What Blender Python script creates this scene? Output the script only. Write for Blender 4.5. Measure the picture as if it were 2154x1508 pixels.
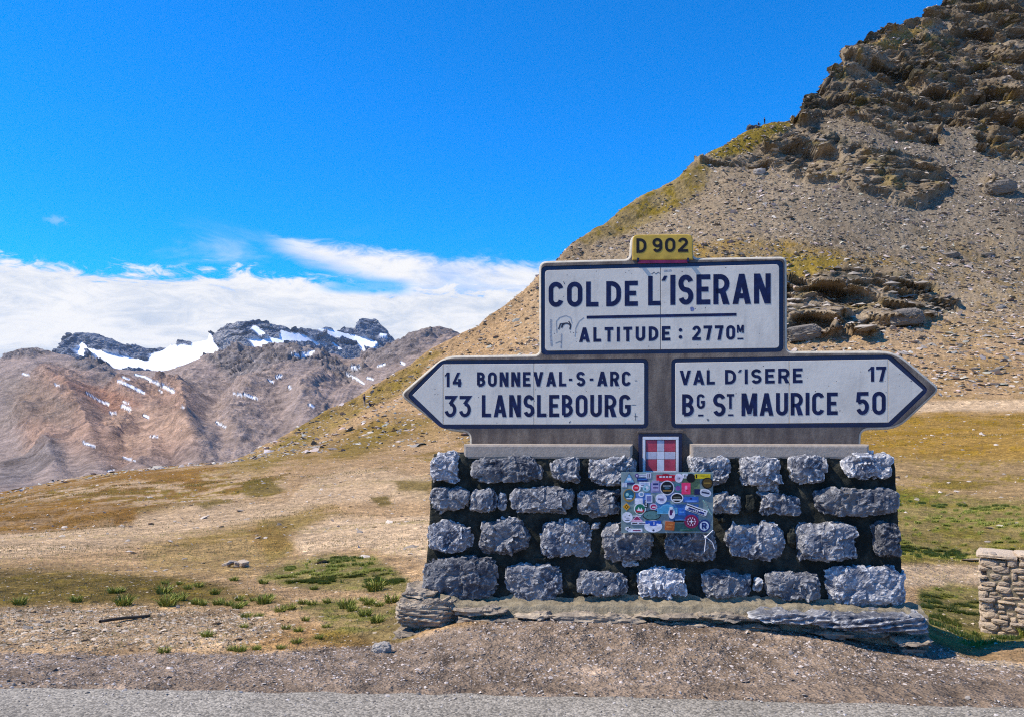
import bpy, bmesh, math, random
import numpy as np
from mathutils import Vector, Matrix
R = math.radians
rng = np.random.default_rng(7)
random.seed(7)
for o in list(bpy.data.objects):
    bpy.data.objects.remove(o)
SC = bpy.context.scene
COL = SC.collection

# ------------------------------------------------------------------ camera
F = 1700.0; CX = 1077.0; HY = 897.0; CZ = 1.6        # pixels of the photograph, eye height in metres
cd = bpy.data.cameras.new('camera'); cam = bpy.data.objects.new('camera', cd); COL.objects.link(cam)
cam.location = (0, 0, CZ); cam.rotation_euler = (R(90), 0, 0)
cd.sensor_width = 36; cd.lens = 36 * F / 2154; cd.shift_y = (HY - 754) / 2154
cd.clip_start = 0.1; cd.clip_end = 60000
SC.camera = cam

# ------------------------------------------------------------------ light
EL = R(52)
sh = Vector((-0.994, -0.105, 0)).normalized()
S = Vector((sh.x * math.cos(EL), sh.y * math.cos(EL), math.sin(EL)))
sl = bpy.data.lights.new('sun', 'SUN'); sl.energy = 5.0; sl.angle = R(0.5); sl.color = (1.0, 0.91, 0.77)
so = bpy.data.objects.new('sun', sl); COL.objects.link(so); so.rotation_euler = S.to_track_quat('Z', 'Y').to_euler()
so.location = (-20, 0, 30)
SC.cycles.use_denoising = False; SC.cycles.pixel_filter_type = 'BLACKMAN_HARRIS'; SC.cycles.filter_width = 1.15
SC.view_settings.view_transform = 'Standard'; SC.view_settings.look = 'None'
SC.view_settings.exposure = 0.28; SC.view_settings.gamma = 1.0; SC.view_settings.use_curve_mapping = False

class NT:
    """small node graph helper"""
    def __init__(s, tree):
        s.t = tree; tree.nodes.clear()
    def n(s, kind, **kw):
        nd = s.t.nodes.new(kind)
        ins = kw.pop('ins', {})
        for k, v in kw.items():
            setattr(nd, k, v)
        for k, v in ins.items():
            s.set(nd.inputs[k], v)
        return nd
    def set(s, sock, v):
        if isinstance(v, bpy.types.NodeSocket):
            s.t.links.new(v, sock)
        else:
            sock.default_value = v
    def m(s, op, a, b=0.0, c=0.0, clamp=False):
        nd = s.t.nodes.new('ShaderNodeMath'); nd.operation = op; nd.use_clamp = clamp
        for i, v in enumerate((a, b, c)):
            s.set(nd.inputs[i], v)
        return nd.outputs[0]
    def ss(s, x, a, b, lo=0.0, hi=1.0):
        nd = s.n('ShaderNodeMapRange', interpolation_type='SMOOTHSTEP')
        s.set(nd.inputs[0], x)
        for i, v in enumerate((a, b, lo, hi)):
            s.set(nd.inputs[i + 1], v)
        return nd.outputs[0]
    def mix(s, f, a, b, blend='MIX'):
        nd = s.n('ShaderNodeMix', data_type='RGBA', blend_type=blend)
        s.set(nd.inputs[0], f); s.set(nd.inputs[6], a); s.set(nd.inputs[7], b)
        return nd.outputs[2]
    def noise(s, vec, scale, detail=6.0, rough=0.6, dist=0.0, dim='3D'):
        nd = s.n('ShaderNodeTexNoise', noise_dimensions=dim)
        if vec is not None:
            s.set(nd.inputs['Vector'], vec)
        nd.inputs['Scale'].default_value = scale; nd.inputs['Detail'].default_value = detail
        nd.inputs['Roughness'].default_value = rough; nd.inputs['Distortion'].default_value = dist
        return nd.outputs[0]
    def mapping(s, vec, scale=(1, 1, 1), loc=(0, 0, 0), rot=(0, 0, 0)):
        nd = s.n('ShaderNodeMapping'); s.set(nd.inputs[0], vec)
        nd.inputs[1].default_value = loc; nd.inputs[2].default_value = rot; nd.inputs[3].default_value = scale
        return nd.outputs[0]

world = bpy.data.worlds.new('World'); SC.world = world; world.use_nodes = True
w = NT(world.node_tree)
WS = 0.085
sky = w.n('ShaderNodeTexSky', sky_type='NISHITA', sun_disc=False, sun_elevation=EL,
          sun_rotation=math.atan2(S.x, S.y), altitude=2770.0, air_density=1.0, dust_density=0.0, ozone_density=1.6)
tc = w.n('ShaderNodeTexCoord').outputs['Generated']
sep = w.n('ShaderNodeSeparateXYZ'); w.set(sep.inputs[0], tc)
X_, Y_, Z_ = sep.outputs
az = w.m('ARCTAN2', X_, Y_)                                   # 0 straight ahead
el = w.m('ARCSINE', Z_)
cv = w.n('ShaderNodeCombineXYZ'); w.set(cv.inputs[0], w.m('MULTIPLY', az, 1.0)); w.set(cv.inputs[1], w.m('MULTIPLY', el, 3.2))
wsp = w.noise(cv.outputs[0], 5.0, 7, 0.62, 0.6)
wsp2 = w.noise(cv.outputs[0], 2.2, 3, 0.5, 0.3)
wf = w.noise(cv.outputs[0], 17.0, 9, 0.68, 1.6)
n1 = w.m('SUBTRACT', wsp, 0.5); n2 = w.m('SUBTRACT', wsp2, 0.5); n3 = w.m('SUBTRACT', wf, 0.5)
def A(px): return math.atan((px - CX) / F)
def E(px, py): return math.atan((HY - py) / F * math.cos(A(px)))
# the low bank: its top edge varies slowly round the horizon
e1 = w.m('ADD', el, w.m('MULTIPLY', n1, -0.075))
e1 = w.m('ADD', e1, w.m('MULTIPLY', n2, -0.03))
e1 = w.m('ADD', e1, w.m('MULTIPLY', n3, -0.075))
e1 = w.m('ADD', e1, w.ss(w.m('ABSOLUTE', az), 0.8, 2.0, 0.0, 0.11))      # bank thinned out of view, away from the snow mountains, to lower fill light
bank = w.ss(e1, E(300, 588), E(300, 552), 1.0, 0.0)
# the wisp: a wedge that opens to the right
ta = w.ss(az, A(500), A(900))
edge = w.n('ShaderNodeMapRange'); w.set(edge.inputs[0], az)
for i, v in enumerate((A(520), A(1130), E(520, 488), E(1130, 555))): edge.inputs[i + 1].default_value = v
lowe = w.n('ShaderNodeMapRange'); w.set(lowe.inputs[0], az)
for i, v in enumerate((A(520), A(860), E(520, 500), E(860, 615))): lowe.inputs[i + 1].default_value = v
eb = w.m('ADD', el, w.m('MULTIPLY', n1, -0.022)); eb = w.m('ADD', eb, w.m('MULTIPLY', n3, -0.03))
up = w.ss(w.m('SUBTRACT', eb, edge.outputs[0]), -0.014, 0.004, 1.0, 0.0)
dn = w.ss(w.m('SUBTRACT', eb, lowe.outputs[0]), -0.012, 0.012)
wedge = w.m('MULTIPLY', w.m('MULTIPLY', up, dn), w.ss(az, A(520), A(640)))
wedge = w.m('MULTIPLY', wedge, w.ss(az, 0.75, 0.5))
wedge = w.m('MULTIPLY', wedge, w.ss(wsp, 0.25, 0.6, 0.55, 1.0))
# one small scrap of cloud high on the left, and thin veils
da = w.m('DIVIDE', w.m('SUBTRACT', az, A(120)), 0.013); de = w.m('DIVIDE', w.m('SUBTRACT', el, E(120, 464)), 0.0052)
sc_ = w.ss(w.m('ADD', w.m('ADD', w.m('MULTIPLY', da, da), w.m('MULTIPLY', de, de)), w.m('MULTIPLY', n3, 9.0)), -0.6, 1.6, 0.6, 0.0)
veil = w.m('MULTIPLY', w.ss(wsp, 0.52, 0.78, 0.0, 0.45), w.ss(el, E(300, 430), E(300, 540)))
sc_ = w.m('MULTIPLY', sc_, w.ss(wf, 0.38, 0.62))
cl = w.m('MAXIMUM', w.m('MAXIMUM', bank, wedge), w.m('MAXIMUM', sc_, veil), clamp=True)
gap = w.m('MULTIPLY', w.ss(w.m('ABSOLUTE', w.m('SUBTRACT', az, A(770))), 0.028, 0.07, 1.0, 0.0),
          w.ss(w.m('ABSOLUTE', w.m('SUBTRACT', el, w.m('ADD', E(770, 604), w.m('MULTIPLY', n1, 0.02)))), 0.003, 0.013, 1.0, 0.0))
cl = w.m('MULTIPLY', cl, w.m('SUBTRACT', 1.0, w.m('MULTIPLY', gap, 0.8)))
# sky colour: the Nishita sky with the deeper, purer blue of thin mountain air
hs = w.n('ShaderNodeHueSaturation', ins={'Saturation': 1.0, 'Color': sky.outputs[0]})
sx = w.n('ShaderNodeSeparateColor'); w.set(sx.inputs[0], hs.outputs[0])
cx_ = w.n('ShaderNodeCombineColor')
w.set(cx_.inputs[0], w.m('MULTIPLY', sx.outputs[0], 0.03))
w.set(cx_.inputs[1], w.m('MULTIPLY', sx.outputs[1], 1.45))
w.set(cx_.inputs[2], w.m('MULTIPLY', sx.outputs[2], 2.75))
shade = w.ss(w.m('ADD', w.m('MULTIPLY', wsp, 0.6), w.m('MULTIPLY', wf, 0.4)), 0.36, 0.6)
K = 0.83 / WS
lowdark = w.ss(w.m('ADD', el, w.m('MULTIPLY', n1, 0.05)), E(100, 760), E(100, 660))
ccol = w.mix(shade, (0.62 * K, 0.70 * K, 0.84 * K, 1), (0.98 * K, 0.98 * K, 1.0 * K, 1))
skyc = w.mix(cl, cx_.outputs[0], ccol)
bg = w.n('ShaderNodeBackground', ins={'Color': skyc, 'Strength': WS})
wo = w.n('ShaderNodeOutputWorld'); w.set(wo.inputs[0], bg.outputs[0])

# ------------------------------------------------------------------ helpers
def mat(name):
    m = bpy.data.materials.new(name); m.use_nodes = True
    g = NT(m.node_tree)
    b = g.n('ShaderNodeBsdfPrincipled'); o = g.n('ShaderNodeOutputMaterial'); g.t.links.new(b.outputs[0], o.inputs[0])
    b.inputs['Specular IOR Level'].default_value = 0.25
    return m, g, b
def bump(g, h, dist, strength=1.0, normal=None):
    b = g.n('ShaderNodeBump', ins={'Height': h, 'Distance': dist, 'Strength': strength})
    if normal is not None:
        g.set(b.inputs['Normal'], normal)
    return b.outputs[0]
def lin(r, g, b):
    f = lambda c: (c / 255 / 12.92) if c <= 10 else ((c / 255 + 0.055) / 1.055) ** 2.4
    return np.array([f(r), f(g), f(b)])
def tag(o, label=None, cat=None, group=None, kind=None):
    if label: o['label'] = label
    if cat: o['category'] = cat
    if group: o['group'] = group
    if kind: o['kind'] = kind
    return o
def link(name, me, m, parent=None):
    o = bpy.data.objects.new(name, me); COL.objects.link(o)
    if m and not me.materials:
        me.materials.append(m)
    if parent: o.parent = parent
    return o
def empty(name, loc, rz=0.0):
    o = bpy.data.objects.new(name, None); COL.objects.link(o); o.location = loc; o.rotation_euler = (0, 0, rz)
    o.empty_display_size = 0.2
    return o
def npmesh(name, V, Fq, smooth=True, attrs=None):
    """V (n,3), Fq (m,3 or 4)"""
    V = np.asarray(V, dtype=np.float32); Fq = np.asarray(Fq, dtype=np.int32)
    me = bpy.data.meshes.new(name); k = Fq.shape[1]
    me.vertices.add(len(V)); me.vertices.foreach_set('co', V.ravel())
    me.loops.add(Fq.size); me.loops.foreach_set('vertex_index', Fq.ravel())
    me.polygons.add(len(Fq)); me.polygons.foreach_set('loop_start', np.arange(len(Fq), dtype=np.int32) * k)
    me.polygons.foreach_set('loop_total', np.full(len(Fq), k, dtype=np.int32))
    me.update(calc_edges=True)
    me.polygons.foreach_set('use_smooth', np.full(len(Fq), smooth, dtype=bool))
    for nm, arr in (attrs or {}).items():
        if arr.ndim == 2:
            a = me.attributes.new(nm, 'FLOAT_COLOR', 'POINT')
            c = np.ones((len(V), 4), dtype=np.float32); c[:, :3] = arr; a.data.foreach_set('color', c.ravel())
        else:
            a = me.attributes.new(nm, 'FLOAT', 'POINT'); a.data.foreach_set('value', arr.astype(np.float32))
    return me

# gradient noise, numpy
_P = np.random.default_rng(3).permutation(4096).astype(np.int64)
_G = np.random.default_rng(4).normal(size=(4096, 3)); _G /= np.linalg.norm(_G, axis=1)[:, None]
def perlin(p):
    i = np.floor(p).astype(np.int64); f = p - i; u = f * f * f * (f * (f * 6 - 15) + 10)
    out = 0
    for dx in (0, 1):
        hx = _P[(i[:, 0] + dx) & 4095]
        wx = u[:, 0] if dx else 1 - u[:, 0]
        for dy in (0, 1):
            hy = _P[(hx + i[:, 1] + dy) & 4095]
            wy = wx * (u[:, 1] if dy else 1 - u[:, 1])
            for dz in (0, 1):
                h = _P[(hy + i[:, 2] + dz) & 4095]
                g = _G[h]
                d = g[:, 0] * (f[:, 0] - dx) + g[:, 1] * (f[:, 1] - dy) + g[:, 2] * (f[:, 2] - dz)
                out = out + wy * (u[:, 2] if dz else 1 - u[:, 2]) * d
    return out
def fbm(p, scale, octv=4, gain=0.5, ridged=False, off=0.0):
    p = np.asarray(p, dtype=np.float64) * scale + off
    a = 1.0; s = 0; tot = 0
    for _ in range(octv):
        v = perlin(p)
        if ridged: v = 0.5 - np.abs(v) * 1.6
        s = s + a * v; tot += a; a *= gain; p = p * 2.03 + 17.3
    return s / tot * (1 if ridged else 1.6)
def facet(p, seed=0, warp=0.0):
    """broken-rock relief: each jittered cell is a plane tilted its own way, so cells meet in steps and edges"""
    p = np.asarray(p, float) + seed * 13.7
    if warp: p = p + np.stack([perlin(p * 1.7), perlin(p * 1.7 + 31), perlin(p * 1.7 + 57)], -1) * warp
    i = np.floor(p).astype(np.int64); best = np.full(len(p), 1e9); out = np.zeros(len(p))
    for dx in (-1, 0, 1):
        for dy in (-1, 0, 1):
            for dz in (-1, 0, 1):
                c = i + np.array([dx, dy, dz]); h = _P[(_P[(_P[c[:, 0] & 4095] + c[:, 1]) & 4095] + c[:, 2]) & 4095]
                r = p - (c + 0.5 + 0.42 * _G[h]); d = (r * r).sum(1); m = d < best
                best[m] = d[m]; h2 = _P[h]; v = (r * _G[h2]).sum(1) + 0.25 * _G[_P[h2], 0]; out[m] = v[m]
    return out
def sstep(x, a, b):
    t = np.clip((x - a) / (b - a), 0, 1); return t * t * (3 - 2 * t)
def inpoly(px, py, poly):
    poly = np.asarray(poly, float); c = np.zeros(px.shape, bool); n = len(poly); j = n - 1
    for i in range(n):
        xi, yi = poly[i]; xj, yj = poly[j]
        if yi != yj:
            c ^= ((yi > py) != (yj > py)) & (px < (xj - xi) * (py - yi) / (yj - yi) + xi)
        j = i
    return c
def polyd(px, py, poly):
    """signed distance (inside > 0) to a polygon"""
    poly = np.asarray(poly, float); d = np.full(px.shape, 1e9); n = len(poly)
    for i in range(n):
        a = poly[i]; b = poly[(i + 1) % n]; e = b - a
        t = np.clip(((px - a[0]) * e[0] + (py - a[1]) * e[1]) / (e @ e + 1e-9), 0, 1)
        d = np.minimum(d, np.hypot(px - a[0] - t * e[0], py - a[1] - t * e[1]))
    return np.where(inpoly(px, py, poly), d, -d)
def segd(px, py, a, b):
    a = np.array(a, float); b = np.array(b, float); e = b - a
    t = np.clip(((px - a[0]) * e[0] + (py - a[1]) * e[1]) / (e @ e + 1e-9), 0, 1)
    return np.hypot(px - a[0] - t * e[0], py - a[1] - t * e[1])

# ------------------------------------------------------------------ terrain
def hermite(knots, K, sub):
    """knots (K,...) sampled with sub[k] steps per span, monotone-limited cubic"""
    out = []
    d = np.diff(knots, axis=0)
    m = np.zeros_like(knots); m[0] = d[0]; m[-1] = d[-1]
    pr = d[:-1] * d[1:]
    m[1:-1] = np.where(pr > 0, 2 * pr / (d[:-1] + d[1:] + 1e-12), 0)
    for k in range(K - 1):
        n = sub[k]
        for i in range(n):
            t = i / n
            h00 = 2*t**3 - 3*t*t + 1; h10 = t**3 - 2*t*t + t; h01 = -2*t**3 + 3*t*t; h11 = t**3 - t*t
            out.append(h00 * knots[k] + h10 * m[k] + h01 * knots[k+1] + h11 * m[k+1])
    out.append(knots[-1]); return np.array(out)
def gridfaces(nr, nc):
    i = np.arange(nr - 1)[:, None] * nc + np.arange(nc - 1)[None, :]
    return np.stack([i, i + 1, i + 1 + nc, i + nc], -1).reshape(-1, 4)
def normals(P):
    a = np.gradient(P, axis=0); b = np.gradient(P, axis=1)
    n = np.cross(b, a); n /= np.linalg.norm(n, axis=2)[..., None] + 1e-12
    return np.where(n[..., 2:3] < 0, -n, n)
def ray(px, py, Y):
    return np.stack([(px - CX) / F * Y, Y + 0 * px, CZ - (py - HY) / F * Y], -1)
def project(P):
    return CX + F * P[..., 0] / P[..., 1], HY - F * (P[..., 2] - CZ) / P[..., 1]

colpx = np.concatenate([np.linspace(-900, -20, 70), np.linspace(-10, 2164, 1010), np.linspace(2175, 3100, 80)])
cpx = [-900, 0, 300, 600, 900, 1200, 1600, 2000, 2154, 3100]
def row(vals): return np.interp(colpx, cpx, vals)
RIDGE = [(-900, 1050), (0, 1036), (60, 1024), (140, 1008), (280, 988), (400, 976), (480, 973), (500, 967), (560, 937), (639, 901), (731, 846), (792, 803), (862, 764), (918, 724), (973, 694), (1001, 682), (1024, 662),
         (1100, 611), (1180, 545), (1210, 517), (1250, 487), (1300, 458), (1340, 427), (1399, 398), (1431, 382), (1459, 347), (1499, 325), (1539, 295), (1578, 276),
         (1618, 262), (1674, 253), (1682, 235), (1692, 206), (1714, 190), (1728, 187), (1746, 167), (1751, 150), (1773, 143), (1777, 120), (1805, 90), (1837, 71),
         (1897, 57), (1937, 35), (1960, 18), (1992, 0), (2040, -18), (2154, -60), (2400, -110), (3100, 60)]
ridge_py = np.interp(colpx, [a for a, b in RIDGE], [b for a, b in RIDGE])
ridge_Y = np.interp(colpx, [-900, 0, 400, 480, 700, 850, 1180, 1609, 1680, 1690, 1780, 2000, 3100], [92, 92, 92, 96, 122, 138, 168, 198, 202, 206, 222, 250, 300])
pr = {}
Yk, Pk = [], []
def addrow(Y, py): Yk.append(np.zeros_like(colpx) + Y); Pk.append(np.zeros_like(colpx) + py)
def zpy(Y, Z): return HY + F * (CZ - Z) / Y
addrow(1.8, zpy(1.8, 0)); addrow(5.0, zpy(5.0, 0))
zf = np.interp(colpx, [-900, 300, 700, 830, 980, 1100, 1350, 1600, 1800, 1960, 2060, 2154, 3100], [-.06, -.06, -.05, -.03, .09, .125, .13, .10, .045, -.06, -.10, -.06, -.05])
addrow(5.95, zpy(5.95, zf)); addrow(6.6, zpy(6.6, zf + np.interp(colpx, [800, 900, 1950, 2050], [-.07, 0, 0, -.1])))
addrow(9, row([1284, 1284, 1284, 1272, 1256, 1237, 1237, 1298, 1316, 1330]))
addrow(13, row([1215, 1215, 1215, 1205, 1185, 1170, 1170, 1210, 1208, 1200]))
addrow(20, row([1155, 1155, 1155, 1145, 1120, 1090, 1090, 1100, 1090, 1080]))
addrow(32, row([1110, 1108, 1098, 1082, 1060, 1030, 1010, 1004, 994, 980]))
addrow(50, row([1078, 1070, 1038, 1018, 1000, 980, 950, 930, 922, 910]))
py8 = np.interp(colpx, [-900, 0, 140, 280, 400, 500, 600, 700, 900, 1200, 1600, 1900, 2154, 3100], [1062, 1048, 1020, 998, 984, 976, 968, 962, 955, 935, 900, 866, 857, 850])
addrow(78, py8)
kern = np.hanning(91); kern /= kern.sum()
rs = np.convolve(np.pad(ridge_py, 45, 'edge'), kern, 'valid'); rYs = np.convolve(np.pad(ridge_Y, 45, 'edge'), kern, 'valid')
rs = np.where((colpx > -10) & (colpx < 2165), rs, ridge_py); rs = ridge_py + (rs - ridge_py) * np.interp(colpx, [300, 600, 2100, 2164], [0, 1, 1, 0])
ridge_Y = rYs
for s in (0.3, 0.62, 0.9, 1.0):
    y = 78 + (ridge_Y - 78) * s ** 0.9
    conv = 1 + 0.10 * math.sin(math.pi * s) * np.interp(colpx, [480, 1200], [0, 1])
    p = py8 + ((rs if s < 1 else ridge_py) - py8) * s * (conv if s < 0.9 else 1)
    Yk.append(y); Pk.append(p)
Zk = [CZ - (p - HY) / F * y for y, p in zip(Yk, Pk)]
for dY, dz in ((10, -2.5), (50, -30), (160, -75)):
    Yk.append(ridge_Y + dY); Zk.append(np.maximum(Zk[13] + dz, -70 - 0.1 * dY) if dz < -3 else Zk[13] + dz)
Yk, Zk = np.array(Yk), np.array(Zk)
sub = [22, 60, 34, 34, 34, 32, 30, 24, 26, 70, 100, 90, 40, 6, 6, 5]
NF_ = 13   # rows from the camera up to the skyline
GY = hermite(np.log(Yk), len(Yk), sub); GY = np.exp(GY); GZ = hermite(Zk, len(Zk), sub)
GX = (colpx[None, :] - CX) / F * GY
P = np.stack([GX, GY, GZ], -1); shp = P.shape[:2]
PX, PY = project(P); pf = P.reshape(-1, 3)
rowi = np.repeat(np.arange(shp[0]), shp[1]).reshape(shp)
isback = rowi > sum(sub[:NF_])
NRM = normals(P)
def nz(scale, octv=4, gain=0.5, ridged=False, off=0.0, stretch=(1, 1, 1)):
    return fbm(pf * np.array(stretch), scale, octv, gain, ridged, off).reshape(shp)
wx_ = nz(0.08, 4) * 26; wy_ = nz(0.08, 4, off=50) * 18
wfx = nz(0.35, 3) ; wfy = nz(0.35, 3, off=9)
far = sstep(P[..., 1], 60, 100)
Qx, Qy = PX + (wx_ + wfx * 12) * far, PY + (wy_ + wfy * 9) * far

CL_A = [(1660, 262), (1684, 195), (1760, 120), (1800, 105), (1850, 110), (1990, 70), (2040, -60), (3100, -60), (3100, 300), (2154, 332), (2070, 318), (2040, 268), (1985, 262), (1978, 312), (1897, 298), (1817, 262), (1740, 252)]
CL_B = [(1470, 345), (1545, 332), (1580, 335), (1620, 292), (1700, 282), (1790, 300), (1850, 318), (1950, 330), (2005, 372), (1985, 400), (1925, 427), (1850, 405), (1760, 382), (1690, 368), (1640, 352), (1560, 352)]
CL_C = [(1620, 590), (1700, 590), (1779, 562), (1868, 575), (1973, 607), (2018, 634), (1973, 667), (1913, 682), (1868, 688), (1839, 712), (1767, 700), (1698, 715), (1600, 722)]
CL_D = [(2060, 375), (2110, 372), (2135, 392), (2110, 404), (2070, 398)]
CL_F = [(1765, 160), (1776, 110), (1808, 76), (1850, 50), (1905, 40), (1940, 15), (1975, -10), (2060, -60), (2060, 40), (1975, 48), (1945, 52), (1900, 66), (1845, 88), (1800, 122)]
CL_E = [(1700, 205), (1760, 150), (1800, 180), (1720, 250)]
rock = np.maximum.reduce([sstep(polyd(Qx, Qy, c), -6, 8) for c in (CL_A, CL_B, CL_C, CL_D, CL_F)])
rock = np.where(P[..., 1] > 78, rock, 0.0)
rock = np.where(isback, 0, rock)
# ---- displacement
hill = sstep(P[..., 1], 80, 130)
disp = nz(0.03, 3, off=3) * 2.2 * hill + nz(0.25, 4, off=5) * (0.45 * hill + 0.06 * sstep(P[..., 1], 9, 30))
disp += nz(1.1, 3, 0.6, off=8) * (0.26 * hill + 0.028 * sstep(P[..., 1], 6.6, 14))
near = 1 - sstep(P[..., 1], 14, 40)
wallz = sstep(P[..., 1], 5.15, 5.9)
disp += nz(0.07, 3, off=41) * 0.55 * sstep(P[..., 1], 13, 28) * (1 - sstep(P[..., 1], 62, 80))
disp += nz(2.2, 4, off=11) * 0.03 * near * wallz + nz(14, 3, 0.6, off=11) * 0.012 * near * wallz
tt = pf[:, 2] + 0.18 * pf[:, 0] + fbm(pf, 0.06, 4, off=31) * 7 + fbm(pf, 0.5, 2, off=3) * 0.5
def saw(x, k=2.0):
    f = x - np.floor(x); return np.where(f < 0.82, (f / 0.82) ** k, 1 - (f - 0.82) / 0.18)
idn = perlin(np.stack([np.floor(tt / 2.3) * 7.7, pf[:, 0] * 0.16, pf[:, 1] * 0.16], -1))
strat = (saw(tt / 2.6) * (1.3 + 1.6 * np.clip(idn + 0.25, 0, 1)) * 1.5 + saw(tt / 0.85 + 0.37) * 0.6).reshape(shp)
cr = nz(0.05, 4, 0.55, ridged=True, off=77, stretch=(1, 1, 1.8)) * 11.0 + nz(0.22, 3, 0.6, ridged=True, off=7, stretch=(1, 1, 2.6)) * 2.4
cellx = np.stack([pf[:, 0] * 0.35 + pf[:, 1] * 0.1, pf[:, 1] * 0.1, np.floor(tt / 0.85) * 3.1], -1)
blk = (np.floor(perlin(cellx) * 6) / 6).reshape(shp) * 1.5
crk = 1 + 0.35 * sstep(PY, 520, 570)
fc = np.zeros(P.shape[0] * P.shape[1]); rm = rock.ravel() > 0.02; tl = np.stack([pf[:, 0], pf[:, 1], pf[:, 2] + 0.22 * pf[:, 0]], -1)[rm]
tl = tl + np.stack([0 * tl[:, 0], 0 * tl[:, 0], fbm(tl, 0.08, 2) * 3], -1)
fc[rm] = facet(tl * np.array([.075, .05, .16]), 3, .45) * 8.0 + facet(tl * np.array([.2, .1, .5]), 5, .4) * 3.0 + facet(tl * np.array([.5, .3, 1.7]), 8, .2) * 0.8
disp += rock * fc.reshape(shp)
strat = strat * (0.3 + 1.3 * sstep(nz(0.05, 3, off=88), -0.15, 0.2))
disp += rock * (strat * 0.75 + cr * 0.38) * crk - rock * 1.2
dl = sum(k_ * np.roll(disp, o_, 1) for k_, o_ in ((1, -3), (2, -2), (3, -1), (4, 0), (3, 1), (2, 2), (1, 3))) / 16.0
disp = disp * (1 - rock) + dl * rock
tofront = np.stack([-0.35 + 0 * P[..., 0], -0.85 + 0 * P[..., 0], 0.0 + 0 * P[..., 0]], -1)
dirn = NRM * (1 - rock[..., None]) + tofront * rock[..., None]
keep = np.where(isback, 0.3, 1.0)
P2 = P + dirn * (disp * keep)[..., None]

# ---- what grows or lies where: albedo
def blend(c, colr, m): return c + (np.asarray(colr) - c) * m[..., None]
n_big = nz(0.12, 4, off=21); n_mid = nz(0.6, 4, off=22); n_fin = nz(3.0, 4, 0.6, off=23); n_pat = nz(0.3, 4, 0.6, off=24, stretch=(1, 0.7, 1))
EARTH = np.array([0.315, 0.225, 0.138]); SCREE = np.array([0.215, 0.182, 0.142]); OLIVE = np.array([0.145, 0.112, 0.02]); GREEN = np.array([0.085, 0.105, 0.012])
GOLD = np.array([0.24, 0.165, 0.035]); RUST = np.array([0.18, 0.10, 0.022]); ROCKC = np.array([0.165, 0.14, 0.108]); PATH = np.array([0.375, 0.295, 0.215]); SHOULD = np.array([0.185, 0.152, 0.132])
C = np.zeros(shp + (3,)) + EARTH
C = blend(C, SCREE, sstep(P[..., 1], 90, 130) * sstep(PX, 1000, 1300))
def zone(poly, soft, wob=1.0, src=None):
    d = polyd(PX + wx_ * wob * 0.8 + n_mid * 16 * wob, PY + wy_ * wob * 0.5 + n_fin * 6 * wob + n_pat * 12 * wob, poly)
    return sstep(d, -soft, soft)
pat = sstep(n_pat + 0.5 * n_fin, -0.05, 0.22)
patf = sstep(n_fin + 0.4 * n_mid, -0.1, 0.25)
C = blend(C, np.array([0.155, 0.142, 0.125]), sstep(PX, 1500, 1800) * (1 - sstep(PY, 420, 620)) * 0.8 * (P[..., 1] > 90))
# hill
zg = zone([(1200, 505), (1340, 418), (1480, 338), (1500, 345), (1478, 400), (1430, 440), (1340, 480), (1230, 520)], 10)
C = blend(C, OLIVE * 1.15, zg * (0.5 + 0.5 * pat))
C = blend(C, OLIVE * 1.2, zone([(1490, 320), (1590, 262), (1680, 248), (1650, 282), (1560, 322), (1500, 345)], 6, 0.6))
C = blend(C, GOLD * 0.8, zone([(1440, 505), (1600, 500), (1780, 530), (1900, 555), (1780, 580), (1700, 598), (1600, 600), (1440, 560)], 14) * (0.45 + 0.4 * pat))
C = blend(C, OLIVE * 1.3, zone([(1640, 535), (1780, 545), (1760, 575), (1650, 590)], 10) * 0.8)
C = blend(C, GOLD, zone([(1780, 115), (1850, 75), (1960, 25), (1960, 60), (1900, 105), (1820, 135)], 8) * 0.75)
C = blend(C, OLIVE * 1.1, zone([(1800, 210), (1840, 200), (1830, 260), (1815, 262)], 8) * 0.7)
C = blend(C, OLIVE * 1.1, zone([(1700, 230), (1760, 190), (1780, 200), (1720, 245)], 8) * 0.6)
C = blend(C, GOLD * 0.75, zone([(1850, 480), (2154, 520), (2400, 560), (2400, 840), (1960, 830), (2000, 740), (1900, 640)], 40) * 0.42 * pat)
C = blend(C, OLIVE * 1.15, zone([(420, 1000), (560, 940), (700, 862), (800, 800), (900, 735), (930, 735), (860, 800), (760, 870), (640, 940), (560, 990)], 8) * (0.55 + 0.35 * pat))
C = blend(C, GOLD * 0.7, zone([(600, 960), (820, 870), (960, 865), (1000, 900), (850, 930), (740, 965), (640, 975)], 14) * (0.5 + 0.4 * pat))
C = blend(C, OLIVE, zone([(690, 955), (800, 895), (930, 868), (900, 890), (790, 940), (720, 962)], 8) * 0.6)
C = blend(C, GOLD * 0.7, zone([(850, 925), (1200, 900), (1200, 950), (900, 965)], 20) * 0.5 * pat)
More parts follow.
